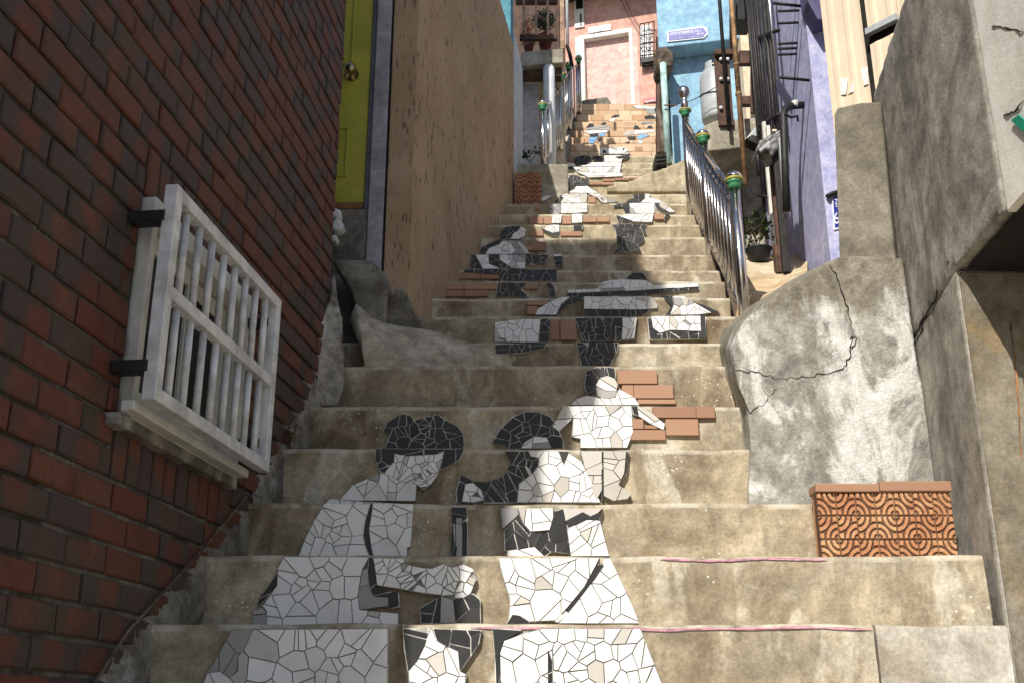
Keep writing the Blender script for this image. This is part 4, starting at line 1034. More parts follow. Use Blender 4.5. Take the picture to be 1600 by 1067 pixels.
# ================================================================== UPPER LEFT: kerb block, pale house, balcony
zk = at(848, 256, 6.93).z
MB().box(.0, at(888, 270, 6.93).x, 6.93, 7.45, H[15]-.05, zk).build('kerb_block', 'slab_concrete', label='concrete kerb block carrying the left railing', cat='kerb', rough=(.014, .01, .1))
lx = [at(886, 240, 7.45).x, at(907, 168, 9.6).x]
MB().prism([(lx[0]-.05, 7.40, zk+.02), (lx[1]-.05, 9.7, H[28]+.05), (lx[1]-.05, 9.7, 3), (lx[0]-.05, 7.40, 3)], (-.3, 0, 0)).build('stringer_wall', 'slab_concrete', label='sloping concrete side wall under the upper left railing', cat='wall')
pale = thing('pale_house', 'pale grey plastered wall under a concrete balcony, upper left', 'house', (.1, 7.7, 0))
zs = at(850, 104, 7.5).z
MB().plan([(-2.5, 6.82), (.02, 6.82), (at(817, 180, 7.3).x, 7.3), (at(817, 180, 7.3).x, 9.3), (-2.5, 9.3)], 0, EZ+4.75).build('wall', 'pale_wall', pale, bevel=.006)
MB().box(at(817, 180, 7.5).x+.001, at(842, 180, 7.75).x, 7.75, 7.9, 3, zs).build('wall', 'pale_wall', pale)
MB().box(at(835, 180, 7.95).x, at(885, 120, 7.95).x-.02, 7.96, 8.1, 3, zs).build('back_wall', 'cream_wall', pale)
sl = [at(814, 82, 7.45), at(880, 76, 7.45), at(880, 98, 7.45), at(814, 103, 7.45)]
slab = MB().prism(sl, (0, 1.3, 0)).build('balcony_slab', 'slab_concrete', pale, bevel=.006)
MB().box(at(814, 110, 7.5).x, at(878, 110, 7.5).x, 7.52, 7.62, at(850, 116, 7.5).z, zs-.004).build('beam', 'dark_brown_wood', pale)
px0 = at(858, 130, 7.42)
MB().tube([(px0.x, 7.42, zk+.01), (px0.x, 7.42, at(858, 112, 7.42).z), (px0.x, 7.45, at(858, 106, 7.42).z), (px0.x, 7.50, at(858, 102, 7.42).z), (px0.x, 7.62, at(858, 102, 7.42).z)], .046, 18).build('vent_pipe', 'pipe_white', smooth=True, label='fat white vent pipe rising behind the left railing', cat='pipe')
bal = thing('balcony_railing', 'dark brown wooden balcony railing with flowers behind it', 'railing', at(850, 80, 7.5))
zt_ = EZ+6.1
MB().box(at(870, 40, 7.47).x, at(874.5, 40, 7.47).x, 7.47, 7.52, at(870, 77, 7.47).z, zt_).build('post', 'dark_brown_wood', bal, bevel=.004)
MB().box(at(875, 40, 7.47).x, at(882, 40, 7.47).x, 7.46, 7.53, at(870, 77, 7.47).z, zt_).build('post', 'weathered_wood', bal, bevel=.004)
MB().box(at(812, 60, 7.48).x, at(870, 60, 7.48).x, 7.485, 7.525, at(840, 61, 7.48).z, at(840, 53, 7.48).z).build('bottom_rail', 'dark_brown_wood', bal, bevel=.003)
MB().box(at(806, 3, 7.48).x, at(870, 0, 7.48).x, 7.485, 7.525, at(840, 4, 7.48).z, at(840, -8, 7.48).z).build('top_rail', 'dark_brown_wood', bal, bevel=.003)
for x in (818.5, 837.5, 856):
    MB().box(at(x-1.8, 30, 7.48).x, at(x+1.8, 30, 7.48).x, 7.47, 7.484, at(x, 56, 7.48).z, at(x, 1, 7.48).z).build('slat', 'weathered_wood', bal, bevel=.002)
MB().box(-.3, .5, 8.75, 8.85, zs+.02, EZ+7).build('balcony_wall', 'dark_brown_wood', pale)
dp = at(886.5, 40, 7.9)
MB().tube([(dp.x, 7.9, EZ+6.6), (dp.x, 7.9, at(886, 70, 7.9).z)], .013, 10).build('downpipe', 'pipe_white', smooth=True, label='thin white downpipe beside the wooden balcony', cat='pipe')
MB().tube([at(886, 72, 7.9), at(890, 84, 7.9), at(894, 104, 7.9)], .016, 8).build('downpipe', 'black_iron', smooth=True, label='slanted dark pipe end below the white downpipe', cat='pipe')

def leaves(m, c, rx, ry, rz, n, size, r):
    for _ in range(n):
        while True:
            q = Vector((r.uniform(-1, 1), r.uniform(-1, 1), r.uniform(-1, 1)))
            if q.length < 1: break
        p = Vector(c) + Vector((q.x*rx, q.y*ry, q.z*rz))
        d = (Vector((r.uniform(-1, 1), r.uniform(-1, .6), r.uniform(-.5, .8)))).normalized(); s = d.cross(Vector((r.uniform(-.3, .3), r.uniform(-.3, .3), 1))).normalized()
        k = size*r.uniform(.6, 1.3); up = s.cross(d)
        m.add([p, p+d*k*.5+s*k*.27+up*k*.06, p+d*k, p+d*k*.5-s*k*.27+up*k*.06], [(0, 1, 2), (0, 2, 3)])
    return m
rl = random.Random(77)
fp = thing('flowering_plant', 'leafy potted plant behind the balcony slats', 'plant', at(852, 76, 7.7))
leaves(MB(), at(850, 33, 7.7), .10, .08, .09, 420, .028, rl).build('foliage', 'leaf_dark', fp, fix=False)
leaves(MB(), at(855, 27, 7.64), .10, .05, .06, 36, .02, rl).build('blossom', 'paper_white', fp, fix=False)
c = at(852, 77, 7.7); MB().lathe(c, [(.045, 0), (.065, .10), (.072, .115), (.06, .115)], 16).build('pot', 'pot_red', fp, smooth=True)
MB().tube([c+Vector((0, 0, .1)), at(850, 36, 7.7)], .008, 6).build('stem', 'stem_brown', fp)
fp = thing('flowering_plant', 'peach-coloured blossom behind the leftmost balcony slat', 'plant', at(824, 78, 7.66))
leaves(MB(), at(824, 44, 7.62), .045, .04, .08, 90, .03, rl).build('blossom', 'petal_peach', fp, fix=False)
leaves(MB(), at(826, 66, 7.62), .06, .04, .04, 60, .03, rl).build('blossom', 'petal_peach', fp, fix=False)
leaves(MB(), at(822, 58, 7.64), .05, .04, .08, 60, .025, rl).build('foliage', 'leaf_dark', fp, fix=False)
c = at(826, 79, 7.66); MB().lathe(c, [(.035, 0), (.05, .07), (.045, .07)], 14).build('pot', 'pot_red', fp, smooth=True)
MB().tube([c, at(824, 44, 7.64)], .005, 6).build('stem', 'stem_brown', fp)
wd2 = thing('weed', 'dry grey weed tuft where the brick wall meets the steps', 'plant', at(456, 700, 3.30))
for k in range(10):
    a = at(452+rl.uniform(-6, 10), 702, 3.32); t = a + Vector((rl.uniform(-.04, .04), rl.uniform(-.03, .0), rl.uniform(.03, .07)))
    MB().tube([a, a.lerp(t, .6) + Vector((0, 0, .008)), t], .0016, 4).build('stem', 'stem_brown', wd2)
    leaves(MB(), t, .018, .015, .02, 7, .018, rl).build('leaf_tuft', 'stem_brown', wd2, fix=False)
wd = thing('weed', 'small green weed growing at the foot of the pale wall', 'plant', at(829, 255, 7.05))
for k in range(7):
    a = at(829, 256, 7.05); t = a + Vector((rl.uniform(-.05, .05), rl.uniform(-.03, .03), rl.uniform(.05, .1)))
    m = MB().tube([a, t], .0015, 4); m.build('stem', 'leaf_green', wd)
    leaves(MB(), t, .02, .02, .025, 9, .03, rl).build('leaf_tuft', 'leaf_green', wd, fix=False)

# ================================================================== PINK HOUSE AT THE TOP
pu = Vector((.965, -.262, 0)); pn = Vector((-.262, -.965, 0))    # along the wall to the right (nearer); outward
PO = at(1030, 160, 9.95); PO = Vector((PO.x, 9.95, 0))
def pw(x, y, off=0):                        # pixel -> point on the pink wall
    d = dirv(x, y); P0 = PO + pn*off; t = (P0.x*pn.x + P0.y*pn.y)/(d.x*pn.x + d.y*pn.y)
    return Vector((d.x*t, d.y*t, EZ + d.z*t))
def pquad(m, x0, y0, x1, y1, off, th, sl=-.157):   # upright box on the pink wall from a pixel rectangle
    a, b = pw(x0, y1, off), pw(x1, y1, off); za = (pw(x0, y1).z + pw(x1, y1 + sl*(x1-x0)).z)/2; zb = (pw(x0, y0).z + pw(x1, y0 + sl*(x1-x0)).z)/2
    q = [Vector((a.x, a.y, za)), Vector((b.x, b.y, za)), Vector((b.x, b.y, zb)), Vector((a.x, a.y, zb))]
    return m.prism(q, -pn*th)
pink = thing('pink_house', 'pink plastered house with pale walled-up doorway at the stair top', 'house', PO)
w0 = PO - pu*1.6; w1 = PO + pu*.02
def wallseg(m, a, b, z0, z1, th): return m.prism([Vector((a.x, a.y, z0)), Vector((b.x, b.y, z0)), Vector((b.x, b.y, z1)), Vector((a.x, a.y, z1))], -pn*th)
dl, dr = pw(913, 100), pw(985, 100); dtop = pw(950, 56).z
wallseg(MB(), w0, dl, 0, EZ+8.2, .3).build('wall', 'pink_wall', pink)
wallseg(MB(), dr, w1, 0, EZ+8.2, .3).build('wall', 'pink_wall', pink)
wallseg(MB(), dl, dr, dtop, EZ+8.2, .3).build('wall', 'pink_wall', pink)
wallseg(MB(), dl-pn*.07, dr-pn*.07, 0, dtop, .2).build('door_panel', 'pale_pink_panel', pink)
wallseg(MB(), dl+pn*.012-pu*.05, dl+pn*.012+pu*.004, H[28]-.1, dtop+.045, .08).build('door_frame', 'white_render', pink, bevel=.004)
wallseg(MB(), dr+pn*.012-pu*.004, dr+pn*.012+pu*.035, H[28]-.1, dtop+.045, .08).build('door_frame', 'white_render', pink, bevel=.004)
wallseg(MB(), dl+pn*.012+pu*.005, dr+pn*.012-pu*.005, dtop-.005, dtop+.045, .08).build('lintel', 'white_render', pink, bevel=.004)
wallseg(MB(), dr+pn*.004+pu*.036, dr+pn*.004+pu*.085, H[28]-.1, dtop+.03, .02).build('door_trim', 'pale_pink_panel', pink)
ez = pw(970, -8).z
e0, e1 = w0-pu*.1, PO+pu*.12
MB().prism([Vector((e0.x, e0.y, ez)), Vector((e1.x, e1.y, ez)), Vector((e1.x, e1.y, ez)) + pn*.36, Vector((e0.x, e0.y, ez)) + pn*.36], (0, 0, .09)).build('eave', 'dark_brown_wood', pink)
win = pquad(MB(), 898, 2, 913, 46, .02, .04).build('window', 'window_pvc', pink)
pquad(MB(), 900, -4, 911, 17, .024, .01).build('pane', 'pane_glass', win)
pquad(MB(), 906.5, 24, 909, 43, .024, .01).build('pane', 'pane_glass', win)
pquad(MB(), 899.5, 60, 908, 95, .015, .02).build('side_pane', 'pipe_aqua', pink)
sg = thing('address_plate', 'small white plate with blue writing above the pink doorway', 'sign', pw(937, 53, .02))
pquad(MB(), 919, 45.5, 955, 54.5, .022, .008).build('plate', 'sign_white', sg, bevel=.002)
text('lettering', '감내2로 A-1', .05, pw(938, 47.5, .024), pu, (0, 0, 1), 'sign_blue', sg, width=.17)
red = thing('address_plate', 'red plate with white writing low on the pink wall', 'sign', pw(1016, 163, .02))
pquad(MB(), 1005, 157, 1029, 163, .024, .008).build('plate', 'sign_red', red)
text('lettering', 'S.JUNG', .028, pw(1016, 158.5, .026), pu, (0, 0, 1), 'sign_white', red, width=.11)
gb = thing('iron_window_basket', 'black wrought iron basket over a white window on the pink wall', 'grille', pw(1010, 105, .05))
pquad(MB(), 1002, 42, 1020, 96, .008, .01).build('window_panel', 'sign_white', gb)
def pbar(pts, r=.006):
    return MB().tube([pw(x, y, .07) for x, y in pts], r, 6)
for pts in (((1000, 38), (1022, 34)), ((1001, 104), (1022, 100)), ((1000, 38), (1001, 104)), ((1022, 34), (1022, 100)), ((1000, 56), (1022, 53)), ((1000, 70), (1022, 67)), ((1000, 88), (1022, 85)), ((1007, 37), (1007, 102)), ((1014, 36), (1014, 101))):
    pbar(pts).build('bar', 'black_iron', gb, smooth=True)
for y0 in (44, 60, 76, 92):
    for k in (0, 1):
        x = 1004 + k*9
        pbar([(x+3*math.cos(t)*(1-t/9), y0+4*math.sin(t)*(1-t/9)) for t in (i*.7 for i in range(9))], .004).build('scroll', 'black_iron', gb, smooth=True)
pquad(MB(), 1002, 99, 1022, 106, .09, .09).build('basket_floor', 'black_iron', gb)
wz = [pw(1000, 12, .02), pw(985, -6, .02)]
for a, b in (((965, -10), (999, 52)), ((972, -10), (1000, 44))):
    MB().tube([pw(a[0], a[1], .03), pw((a[0]+b[0])/2, (a[1]+b[1])/2+3, .03), pw(b[0], b[1], .03)], .003, 5).build('cable', 'black_iron', pink)
solid('cement_mound', [(905, 166), (906, 158), (920, 155), (948, 151), (952, 156), (956, 164), (956, 170), (905, 170)], 9.62, .25, 'cement_dark', rough=(.012, .012, .08), label='grey cement mound on the landing before the pink door', cat='cement')

# ================================================================== BLUE HOUSE
blue = thing('blue_house', 'bright blue plastered house with a jettied upper floor', 'house', at(1050, 250, 7.95))
cu_ = Vector((.978, -.208, 0)); cn = Vector((-.208, -.978, 0))
def blk(p, L_, dp, z0, z1, name, mat, **kw):
    q = [Vector((p.x, p.y, 0)), Vector((p.x, p.y, 0))+cu_*L_, Vector((p.x, p.y, 0))+cu_*L_-cn*dp, Vector((p.x, p.y, 0))-cn*dp]
    return MB().plan([(v.x, v.y) for v in q], z0, z1).build(name, mat, blue, **kw)
b0 = at(1049, 200, 7.95); b1 = at(1027, 40, 7.78)
zj = at(1050, 76, 7.78).z
blk(b0, 1.5, 1.6, 0, zj+.0, 'wall', 'blue_wall', bevel=.005)
blk(b1, 1.9, 1.8, zj+.003, EZ+7.5, 'upper_wall', 'blue_wall', bevel=.01)
sgn = thing('street_sign', 'blue arrow-shaped street sign with white Korean lettering on blue wall', 'sign', at(1073, 62, 7.7))
def bp(x, y, off):                          # point on the blue upper wall
    d = dirv(x, y); P0 = Vector((b1.x, b1.y, 0)) + cn*off; t = (P0.x*cn.x + P0.y*cn.y)/(d.x*cn.x + d.y*cn.y)
    return Vector((d.x*t, d.y*t, EZ + d.z*t))
def hp(pts, off): return [bp(x, y, off) for x, y in pts]
MB().prism(hp([(1041.5, 49.5), (1098, 41), (1105, 44), (1106, 54), (1100, 60), (1042.5, 66)], .012), -cn*.01).build('plate', 'sign_white', sgn, bevel=.002)
MB().prism(hp([(1044, 50), (1098, 43.5), (1104.5, 50.5), (1099, 58.5), (1045, 64)], .0145), -cn*.004).build('arrow_panel', 'sign_blue', sgn)
tr = (bp(1098, 47, .02)-bp(1046, 52.5, .02)).normalized()
text('lettering', '감내1로200번길 14-1', .034, bp(1071, 51, .0152), tr, (0, 0, 1), 'sign_white', sgn, width=.25)
text('lettering', 'Gamnae 1-ro 200beon-gil', .016, bp(1068, 56.2, .0152), tr, (0, 0, 1), 'sign_pale_blue', sgn, width=.22)
text('lettering', '30-14', .024, bp(1094, 53.2, .0152), tr, (0, 0, 1), 'sign_white', sgn, width=.055)
text('lettering', '甘內1路200番街', .016, bp(1061, 60.8, .0152), tr, (0, 0, 1), 'sign_pale_blue', sgn, width=.15)
# eave stone, drain pipe, dark post and grate in the gap
solid('eave_stone', [(1026, 76), (1040, 73), (1051, 80), (1052, 103), (1030, 107), (1027, 100)], 7.70, .25, 'stone_brown', rough=(.012, .03, .06), label='rough brown stone lump under the corner of the blue house', cat='stone')
dpz = [at(1042, 100, 7.62), at(1043.5, 244, 7.62)]
MB().tube([Vector((dpz[1].x, 7.62, dpz[0].z)), Vector((dpz[1].x, 7.62, dpz[1].z-.05))], .026, 14).build('drainpipe', 'pipe_aqua', smooth=True, label='chipped aqua drainpipe on the corner of the blue house', cat='pipe')
MB().tube([at(1046, 168, 7.6)+Vector((-.05, -.03, 0)), at(1046, 168, 7.6)+Vector((.06, -.03, 0))], .006, 6).build('pipe_clip', 'rust_brown', bpy.data.objects['drainpipe'])
MB().tube([at(1030, 60, 8.2), at(1030, 240, 8.2)], .03, 8).build('dark_post', 'dark_brown_wood', label='dark wooden post in the gap left of the drainpipe', cat='post')
MB().prism([at(1033, 90, 8.6), at(1050, 90, 8.6), at(1050, 260, 8.6), at(1033, 260, 8.6)], (0, .1, 0)).build('gap_shade_sheet', 'dark_gap', label='dark boarding standing for the shade in the gap between pink and blue houses', cat='backdrop')  # near-black sheet put in as the shade between the two houses
MB().tube([at(1026, 170, 8.0), at(1032, 190, 8.0), at(1036, 215, 7.9), at(1037, 238, 7.75)], .022, 8).build('crooked_pipe', 'stone_brown', smooth=True, label='crooked brown pipe running down beside the stairs to the drain', cat='pipe')
dg = thing('drain_box', 'black drain box at the foot of the aqua pipe', 'drain', at(1033, 266, 7.3))
solid('box_body', [(1024, 242), (1041, 238), (1042, 262), (1028, 268), (1024, 258)], 7.32, .18, 'dark_gap', dg)
for y in (246, 252, 258): MB().prism([at(1025, y, 7.31), at(1041, y-1.5, 7.31), at(1041, y, 7.31), at(1025, y+1.8, 7.31)], (0, -.02, 0)).build('grating_bar', 'black_iron', dg)
solid('cement_slope', [(950, 292), (985, 283), (1010, 272), (1030, 266), (1050, 258), (1078, 246), (1092, 246), (1092, 300), (950, 300)], 6.90, .45, 'step_concrete_upper', rough=(.013, .02, .1), label='sloping cement bank at the right of the middle steps', cat='cement')

# ================================================================== UTILITY CORNER ON THE RIGHT
pf = [(1092, 210), (1102, 196), (1120, 188), (1195, 183), (1195, 228), (1092, 238)]
plat = solid('concrete_platform', pf, 6.45, .6, 'slab_concrete', bevel=.01, label='concrete platform carrying the gas cylinder', cat='platform')
MB().box(at(1160, 300, 6.9).x, at(1215, 300, 6.9).x, 6.9, 7.05, 2.6, at(1180, 236, 6.9).z).build('back_wall', 'slab_concrete', label='bare concrete wall below the platform', cat='wall')
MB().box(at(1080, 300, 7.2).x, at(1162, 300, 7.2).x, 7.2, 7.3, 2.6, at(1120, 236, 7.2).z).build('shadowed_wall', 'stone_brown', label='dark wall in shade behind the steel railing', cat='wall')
gc = at(1121, 192, 6.66); gr_ = .105
cyl = thing('gas_cylinder', 'grey gas cylinder behind the brown meter board', 'cylinder', gc)
gt = at(1121, 118, 6.6).z - gc.z
MB().lathe(gc, [(gr_*.8, 0), (gr_*.95, .01), (gr_, .03), (gr_, gt), (gr_*.93, gt+.035), (gr_*.75, gt+.062), (gr_*.5, gt+.075), (.02, gt+.08)], 28).build('tank', 'gas_grey', cyl, smooth=True)
m = MB()
for a0 in (-2.9, -1.2, .4, 1.9):
    pts = [gc + Vector((gr_*.62*math.cos(a0+k*.12), gr_*.62*math.sin(a0+k*.12), gt+.05)) for k in range(9)]
    m.prism(pts + [p + Vector((0, 0, .075)) for p in pts[::-1]], (0, .004, 0))
m.build('guard', 'gas_grey', cyl)
MB().lathe(gc + Vector((0, 0, gt+.07)), [(.012, 0), (.012, .04), (.025, .045), (.025, .055)], 12).build('valve', 'brass', cyl, smooth=True)
band = [gc + Vector((gr_*1.02*math.cos(t), gr_*1.02*math.sin(t), gt*.62 + .03*math.sin(t))) for t in (i*.3 for i in range(22))]
MB().tube(band, .005, 6).build('strap', 'black_iron', cyl, smooth=True)
MB().tube([at(1058, 163, 6.9), at(1080, 158, 6.6), at(1099, 148, 6.5), at(1118, 137, 6.45)], .003, 5).build('stay_wire', 'black_iron', smooth=True, label='thin black stay wire tied round the gas cylinder', cat='wire')
mb = thing('meter_board', 'brown timber board with black conduit and white clips', 'board', at(1132, 194, 6.4))
MB().box(at(1120, 140, 6.42).x, at(1143, 140, 6.42).x, 6.42, 6.45, at(1130, 196, 6.42).z, at(1130, 86, 6.42).z).build('board', 'dark_brown_wood', mb, bevel=.003)
MB().box(at(1117, 85, 6.40).x, at(1146, 85, 6.40).x, 6.38, 6.46, at(1130, 90, 6.42).z, at(1130, 82, 6.42).z).build('hood', 'dark_brown_wood', mb, bevel=.003)
cx_ = at(1131.5, 100, 6.38).x
MB().tube([(cx_, 6.38, EZ+6.2), (cx_, 6.38, at(1131, 204, 6.38).z)], .013, 12).build('conduit', 'black_iron', mb, smooth=True)
for y in (93, 124, 169):
    for dx in (-5, 5.5):
        c = at(1131.5+dx, y, 6.405); MB().lathe(c, [(.004, -.012), (.011, -.008), (.0125, 0), (.011, .008), (.004, .012)], 12).build('clip', 'sign_white', mb, smooth=True)
rp = at(1152, 120, 6.2)
MB().tube([(rp.x, 6.2, EZ+6), (rp.x, 6.2, at(1152, 290, 6.2).z)], .0175, 12).build('rusty_pipe', 'rusty_pipe', smooth=True, label='rusty brown vertical pipe in front of the platform', cat='pipe')
for y in (104, 150): MB().lathe(at(1152, y, 6.2)*1 - Vector((at(1152, y, 6.2).x-rp.x, 0, 0)), [(.019, 0), (.022, .004), (.022, .02), (.019, .024)], 12).build('coupling', 'rusty_pipe', bpy.data.objects['rusty_pipe'], smooth=True)
cream = thing('cream_house', 'cream plastered wall glimpsed behind the brown timber frame', 'house', at(1175, 180, 7.6))
MB().box(at(1160, 100, 7.6).x, 3.4, 7.6, 9, 0, EZ+6.5).build('wall', 'cream_wall', cream)
tf = thing('timber_frame', 'dark brown timber frame with hanging box above the platform', 'frame', at(1170, 170, 6.9))
def fbar(x0, y0, x1, y1, Y, d=.05, mt='dark_brown_wood', nm='beam'):
    MB().prism([at(x0, y0, Y), at(x1, y0, Y), at(x1, y1, Y), at(x0, y1, Y)], (0, d, 0)).build(nm, mt, tf, bevel=.003)
fbar(1155, 79, 1187, 99, 6.9); fbar(1157, 150, 1190, 163, 6.9); fbar(1173, 99, 1179, 177, 6.87, .02, nm='post'); fbar(1150, -10, 1176, 31, 6.85, .2, 'black_iron', 'hanging_box'); fbar(1178, -10, 1186, 72, 6.86, .06, nm='post'); fbar(1141, -20, 1147, 88, 6.75, .04, nm='post')
lamp = thing('flood_lamp', 'grey lamp housing hanging at the corner of the platform', 'lamp', at(1178, 225, 6.2))
MB().prism([at(1166, 216, 6.2), at(1180, 200, 6.2), at(1184, 190, 6.2), at(1196, 192, 6.2), at(1196, 222, 6.2), at(1184, 224, 6.2)], (0, .12, .02)).build('housing', 'gas_grey', lamp, bevel=.006)
MB().prism([at(1166, 217, 6.19), at(1175, 211, 6.19), at(1190, 215, 6.19), at(1184, 226, 6.19)], (0, .1, 0)).build('lens', 'black_iron', lamp)

# lilac house
LY = 4.75
lc = at(1283, 260, LY)
lil = thing('lilac_house', 'lilac house whose side wall faces the stairs', 'house', (lc.x, LY, 0))
MB().plan([(lc.x, LY), (3.4, LY), (3.4, 6.1), (lc.x+.06, 6.1)], 0, EZ+5.6).build('wall', 'lilac_wall', lil, bevel=.006)
MB().prism([at(1258, -30, LY-.12), at(1334, -30, LY-.12), at(1314, 4, LY-.12), at(1300, 27, LY-.12), at(1278, 31, LY-.12), at(1262, 2, LY-.12)], (0, .118, 0)).build('eave_bracket', 'shade_blue', lil)  # the eave's shadow is put into its dark blue colour
# thin rods added on the lilac corner to throw slanting shade bars along it
for x, y in ((1263, 8), (1272, 124), (1256, -60)):
    c = at(x, y, LY); MB().tube([Vector((lc.x-.01, LY+.012, c.z)), Vector((lc.x-.16, LY-.0, c.z+.01))], .008, 8).build('bracket', 'black_iron', lil, smooth=True)
num = thing('house_number', 'blue house number plate on the lilac wall half hidden by pillar', 'sign', at(1318, 360, LY))
MB().prism([at(x, y, LY-.008) for x, y in ((1300, 306), (1346, 294), (1348, 350), (1303, 360))], (0, .006, 0)).build('plate', 'sign_white', num, bevel=.003)
MB().prism([at(x, y, LY-.011) for x, y in ((1301.5, 308), (1345, 297), (1347, 347), (1304.5, 356))], (0, .004, 0)).build('panel', 'sign_blue', num, bevel=.003)
text('lettering', '감내1로', .05, at(1320, 316, LY-.0125), (1, 0, .2), (0, 0, 1), 'sign_white', num, width=.10)
text('lettering', '61-1', .085, at(1320, 340, LY-.0125), (1, 0, .2), (0, 0, 1), 'sign_white', num, width=.10)
MB().tube([at(1292, 308, LY-.02), at(1300, 303, LY-.02), at(1316, 299, LY-.02)], .012, 8).build('lamp_arm', 'black_iron', num, smooth=True)

# beige sheet-metal fence above the pillar
fu = Vector((.656, -.755, 0)); fn = Vector((-.755, -.656, 0))
f0 = at(1298, 110, 4.35)
def fpt(x, y, off=0):
    P0 = Vector((f0.x, f0.y, 0)) + fn*off; d = dirv(x, y); t = (P0.x*fn.x + P0.y*fn.y)/(d.x*fn.x + d.y*fn.y)
    return Vector((d.x*t, d.y*t, EZ + d.z*t))
def along(x): p = fpt(x, 80); return (p - Vector((f0.x, f0.y, p.z))).dot(fu)
fence = thing('sheet_metal_fence', 'cream ribbed sheet metal fence panels above the cement pillar', 'fence', Vector((f0.x, f0.y, EZ+2)))
def ribbed(s0, s1, z0, z1, off, name='panel'):
    m = MB(); n = max(6, int((s1-s0)/.0125)); vs = []
    for k in range(n+1):
        s = s0+(s1-s0)*k/n; o = off + (.003 if (k % 6) in (2, 3) else 0)
        for z in (z0, z1): vs.append(Vector((f0.x, f0.y, z)) + fu*s + fn*o)
    m.add(vs, [(2*k, 2*k+2, 2*k+3, 2*k+1) for k in range(n)])
    o = m.build(name, 'beige_sheet', fence); so = o.modifiers.new('t', 'SOLIDIFY'); so.thickness = .004
    return o
zf0 = EZ+1.75; zf1 = EZ+3.9
s1, s2, s3 = along(1357), along(1409), along(1480)
ribbed(0, s1-.012, zf0, zf1, 0)
zsl0 = fpt(1385, 56, .0).z; zsl1 = fpt(1385, 40, 0).z
ribbed(s1+.006, s2, zf0, zsl0, -.012); ribbed(s1+.006, s2, zsl1+.028, zf1, -.012); ribbed(s2+.001, s3, zf0, zf1, -.012)
q = lambda s, z, o: Vector((f0.x, f0.y, z)) + fu*s + fn*o
MB().prism([q(s1, zsl1, .01), q(s2, zsl1, .01), q(s2, zsl1+.03, .01), q(s1, zsl1+.03, .01)], -fn*.03).build('slot_lintel', 'gas_grey', fence)
MB().prism([q(.03, zf0, -.05), q(s3, zf0, -.05), q(s3, zf1, -.05), q(.03, zf1, -.05)], -fn*.02).build('backing', 'dark_gap', fence)
MB().prism([q(-.012, zf0, .006), q(.0, zf0, .006), q(.0, zf1, .006), q(-.012, zf1, .006)], -fn*.03).build('edge_trim', 'beige_sheet', fence)
for pts in ([(1312, 122), (1325, 124), (1322, 148), (1314, 149)], [(1331, 130), (1334, 129), (1334, 144), (1323, 147), (1330, 141)], [(1345, 108), (1356, 105), (1357, 132), (1350, 134)]):
    MB().prism([fpt(x, y, .010) for x, y in pts], fn*.001).build('torn_paper', 'paper_white', label={1312: 'larger scrap of torn white paper stuck on the cream fence panel', 1331: 'thin strip of torn white paper on the cream fence panel', 1345: 'torn white paper scrap at the right of the cream panel'}[pts[0][0]], cat='paper', group='paper scraps on the fence')

# iron gate, screen door, pipes and plant in the side alley
GX = 1.30
gate = thing('iron_gate', 'tall black iron gate standing open along the lilac wall', 'gate', at(1205, 420, 5.2))
def gp(x, y): # a point on the gate plane
    a, b = at(1228, 200, 4.95), at(1184, 200, 6.1); T = (b.x-a.x)/(b.y-a.y); return on_wall(x, y, a.x-T*a.y, T)
for x, r in ((1184, .012), (1188, .006), (1191, .009), (1195, .006), (1199, .011), (1204, .006), (1208, .007), (1211, .015), (1216, .009)):
    p = gp(x, 200); zt = EZ + .82*p.y; zb = EZ + (.46 if r > .011 else .50)*p.y
    MB().tube([(p.x, p.y, zb), (p.x, p.y, zt)], r, 8).build('bar', 'black_iron', gate, smooth=True)
for y0, y1 in ((52, 48), (190, 180), (300, 310)):
    MB().tube([gp(1185, y0+6), gp(1216, y1)], .011, 8).build('crossbar', 'black_iron', gate, smooth=True)
p = gp(1206, 30); MB().tube([(p.x-.01, p.y-.02, gp(1206, 180).z), (p.x-.01, p.y-.02, EZ+.82*p.y)], .009, 8).build('latch_rod', 'dull_steel', gate, smooth=True)
for y in (18, 37, 69, 77, 86):
    MB().tube([gp(1216, y), gp(1216, y) + Vector((.14, .02, .02))], .007, 6).build('rung', 'black_iron', gate, smooth=True)
scr = thing('screen_door', 'narrow aluminium screen door edge-on beside the black gate', 'door', at(1208, 425, 5.1))
def dp_(x, y, Y): return at(x, y, Y)
for (x0, y0), (x1, y1), Y, w, mt in (((1196, 190), (1210, 400), 5.35, .010, 'window_pvc'), ((1204, 196), (1215, 404), 5.2, .010, 'window_pvc'), ((1211, 202), (1221, 330), 5.1, .012, 'beige_sheet'), ((1217, 205), (1224, 425), 5.0, .018, 'black_iron'), ((1208, 230), (1217, 425), 5.15, .010, 'dark_brown_wood'), ((1223, 215), (1229, 330), 4.95, .014, 'gas_grey')):
    a = at(x0, y0, Y); b = at(x1, y1, Y); xx = (a.x+b.x)/2
    MB().box(xx-w, xx+w, Y, Y+.03, b.z, a.z).build('stile', mt, scr, bevel=.003)
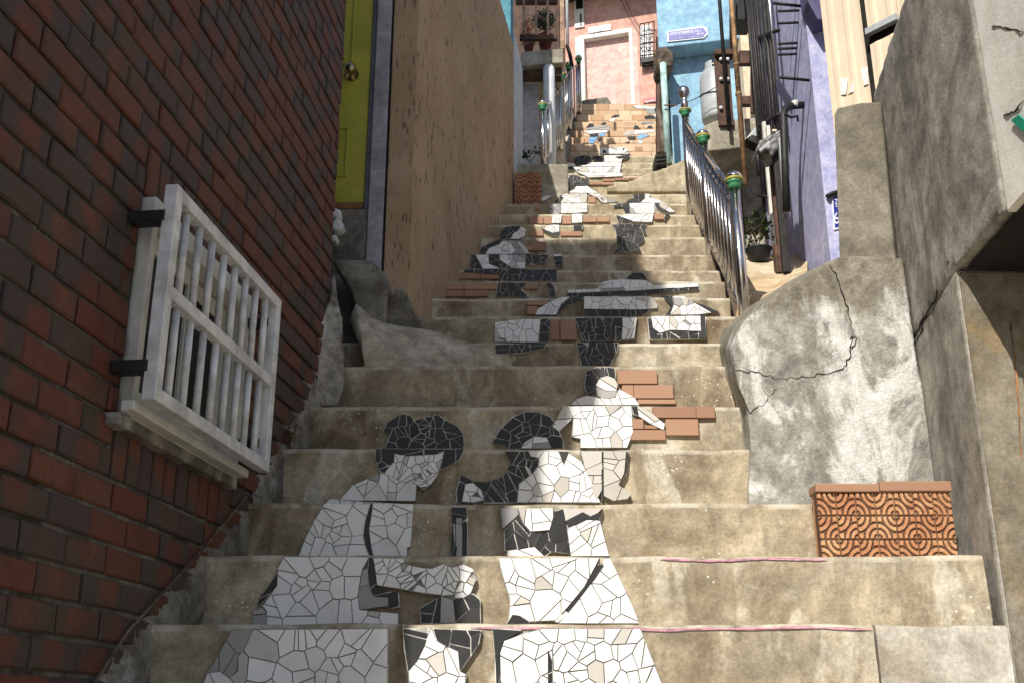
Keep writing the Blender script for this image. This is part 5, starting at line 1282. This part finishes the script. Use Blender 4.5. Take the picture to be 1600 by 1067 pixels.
MB().box(at(1209, 420, 5.08).x, at(1224, 420, 5.0).x, 5.03, 5.08, at(1215, 428, 5.05).z, at(1215, 385, 5.05).z).build('bottom_rail', 'dark_brown_wood', scr, bevel=.003)
bp_ = thing('black_pipe', 'black pipe with elbow fixed to the lilac wall', 'pipe', at(1226, 300, 4.88))
MB().tube([at(1229, 330, 4.88), at(1226, 240, 4.88), at(1224, 182, 4.88), at(1227, 171, 4.9), at(1234, 166, 4.93), Vector((lc.x+.01, 4.96, at(1240, 163, 4.95).z))], .019, 12).build('tube', 'black_iron', bp_, smooth=True)
MB().lathe(at(1242, 163, 4.93) + Vector((0, 0, -.015)), [(.012, 0), (.017, .005), (.017, .03), (.008, .035)], 10).build('fitting', 'window_pvc', bp_, smooth=True)
MB().tube([at(1226, 178, 4.86), at(1236, 184, 4.88), at(1246, 182, 4.9), at(1247, 190, 4.9)], .007, 6).build('hook', 'black_iron', bp_, smooth=True)
wr = thing('wrapped_meter', 'meter wrapped in crumpled grey plastic hanging by the gate', 'meter', at(1200, 242, 4.98))
solid('bundle', [(1183, 232), (1188, 220), (1200, 212), (1220, 202), (1221, 214), (1216, 234), (1207, 243), (1198, 232), (1190, 240)], 4.96, .14, 'plastic_wrap', wr, rough=(.007, .022, .035))
MB().tube([at(1186, 232, 5.0), at(1184, 245, 5.0), at(1186, 275, 5.0)], .012, 8).build('hose', 'black_iron', wr, smooth=True)
pt = thing('potted_plant', 'leafy shrub in a black pot behind the steel railing', 'plant', at(1186, 402, 5.3))
c = at(1186, 404, 5.3); MB().lathe(c + Vector((0, 0, -.03)), [(.05, 0), (.068, .075), (.074, .08), (.06, .08)], 18).build('pot', 'pot_black', pt, smooth=True)
top = c + Vector((0, 0, .05))
for k in range(6):
    e = top + Vector((rl.uniform(-.07, .06), rl.uniform(-.05, .05), rl.uniform(.1, .2)))
    MB().tube([top, top.lerp(e, .5) + Vector((rl.uniform(-.02, .02), 0, .01)), e], .003, 5).build('stem', 'stem_brown', pt)
leaves(MB(), top + Vector((-.005, 0, .115)), .085, .07, .10, 210, .034, rl).build('foliage', 'leaf_green', pt, fix=False)
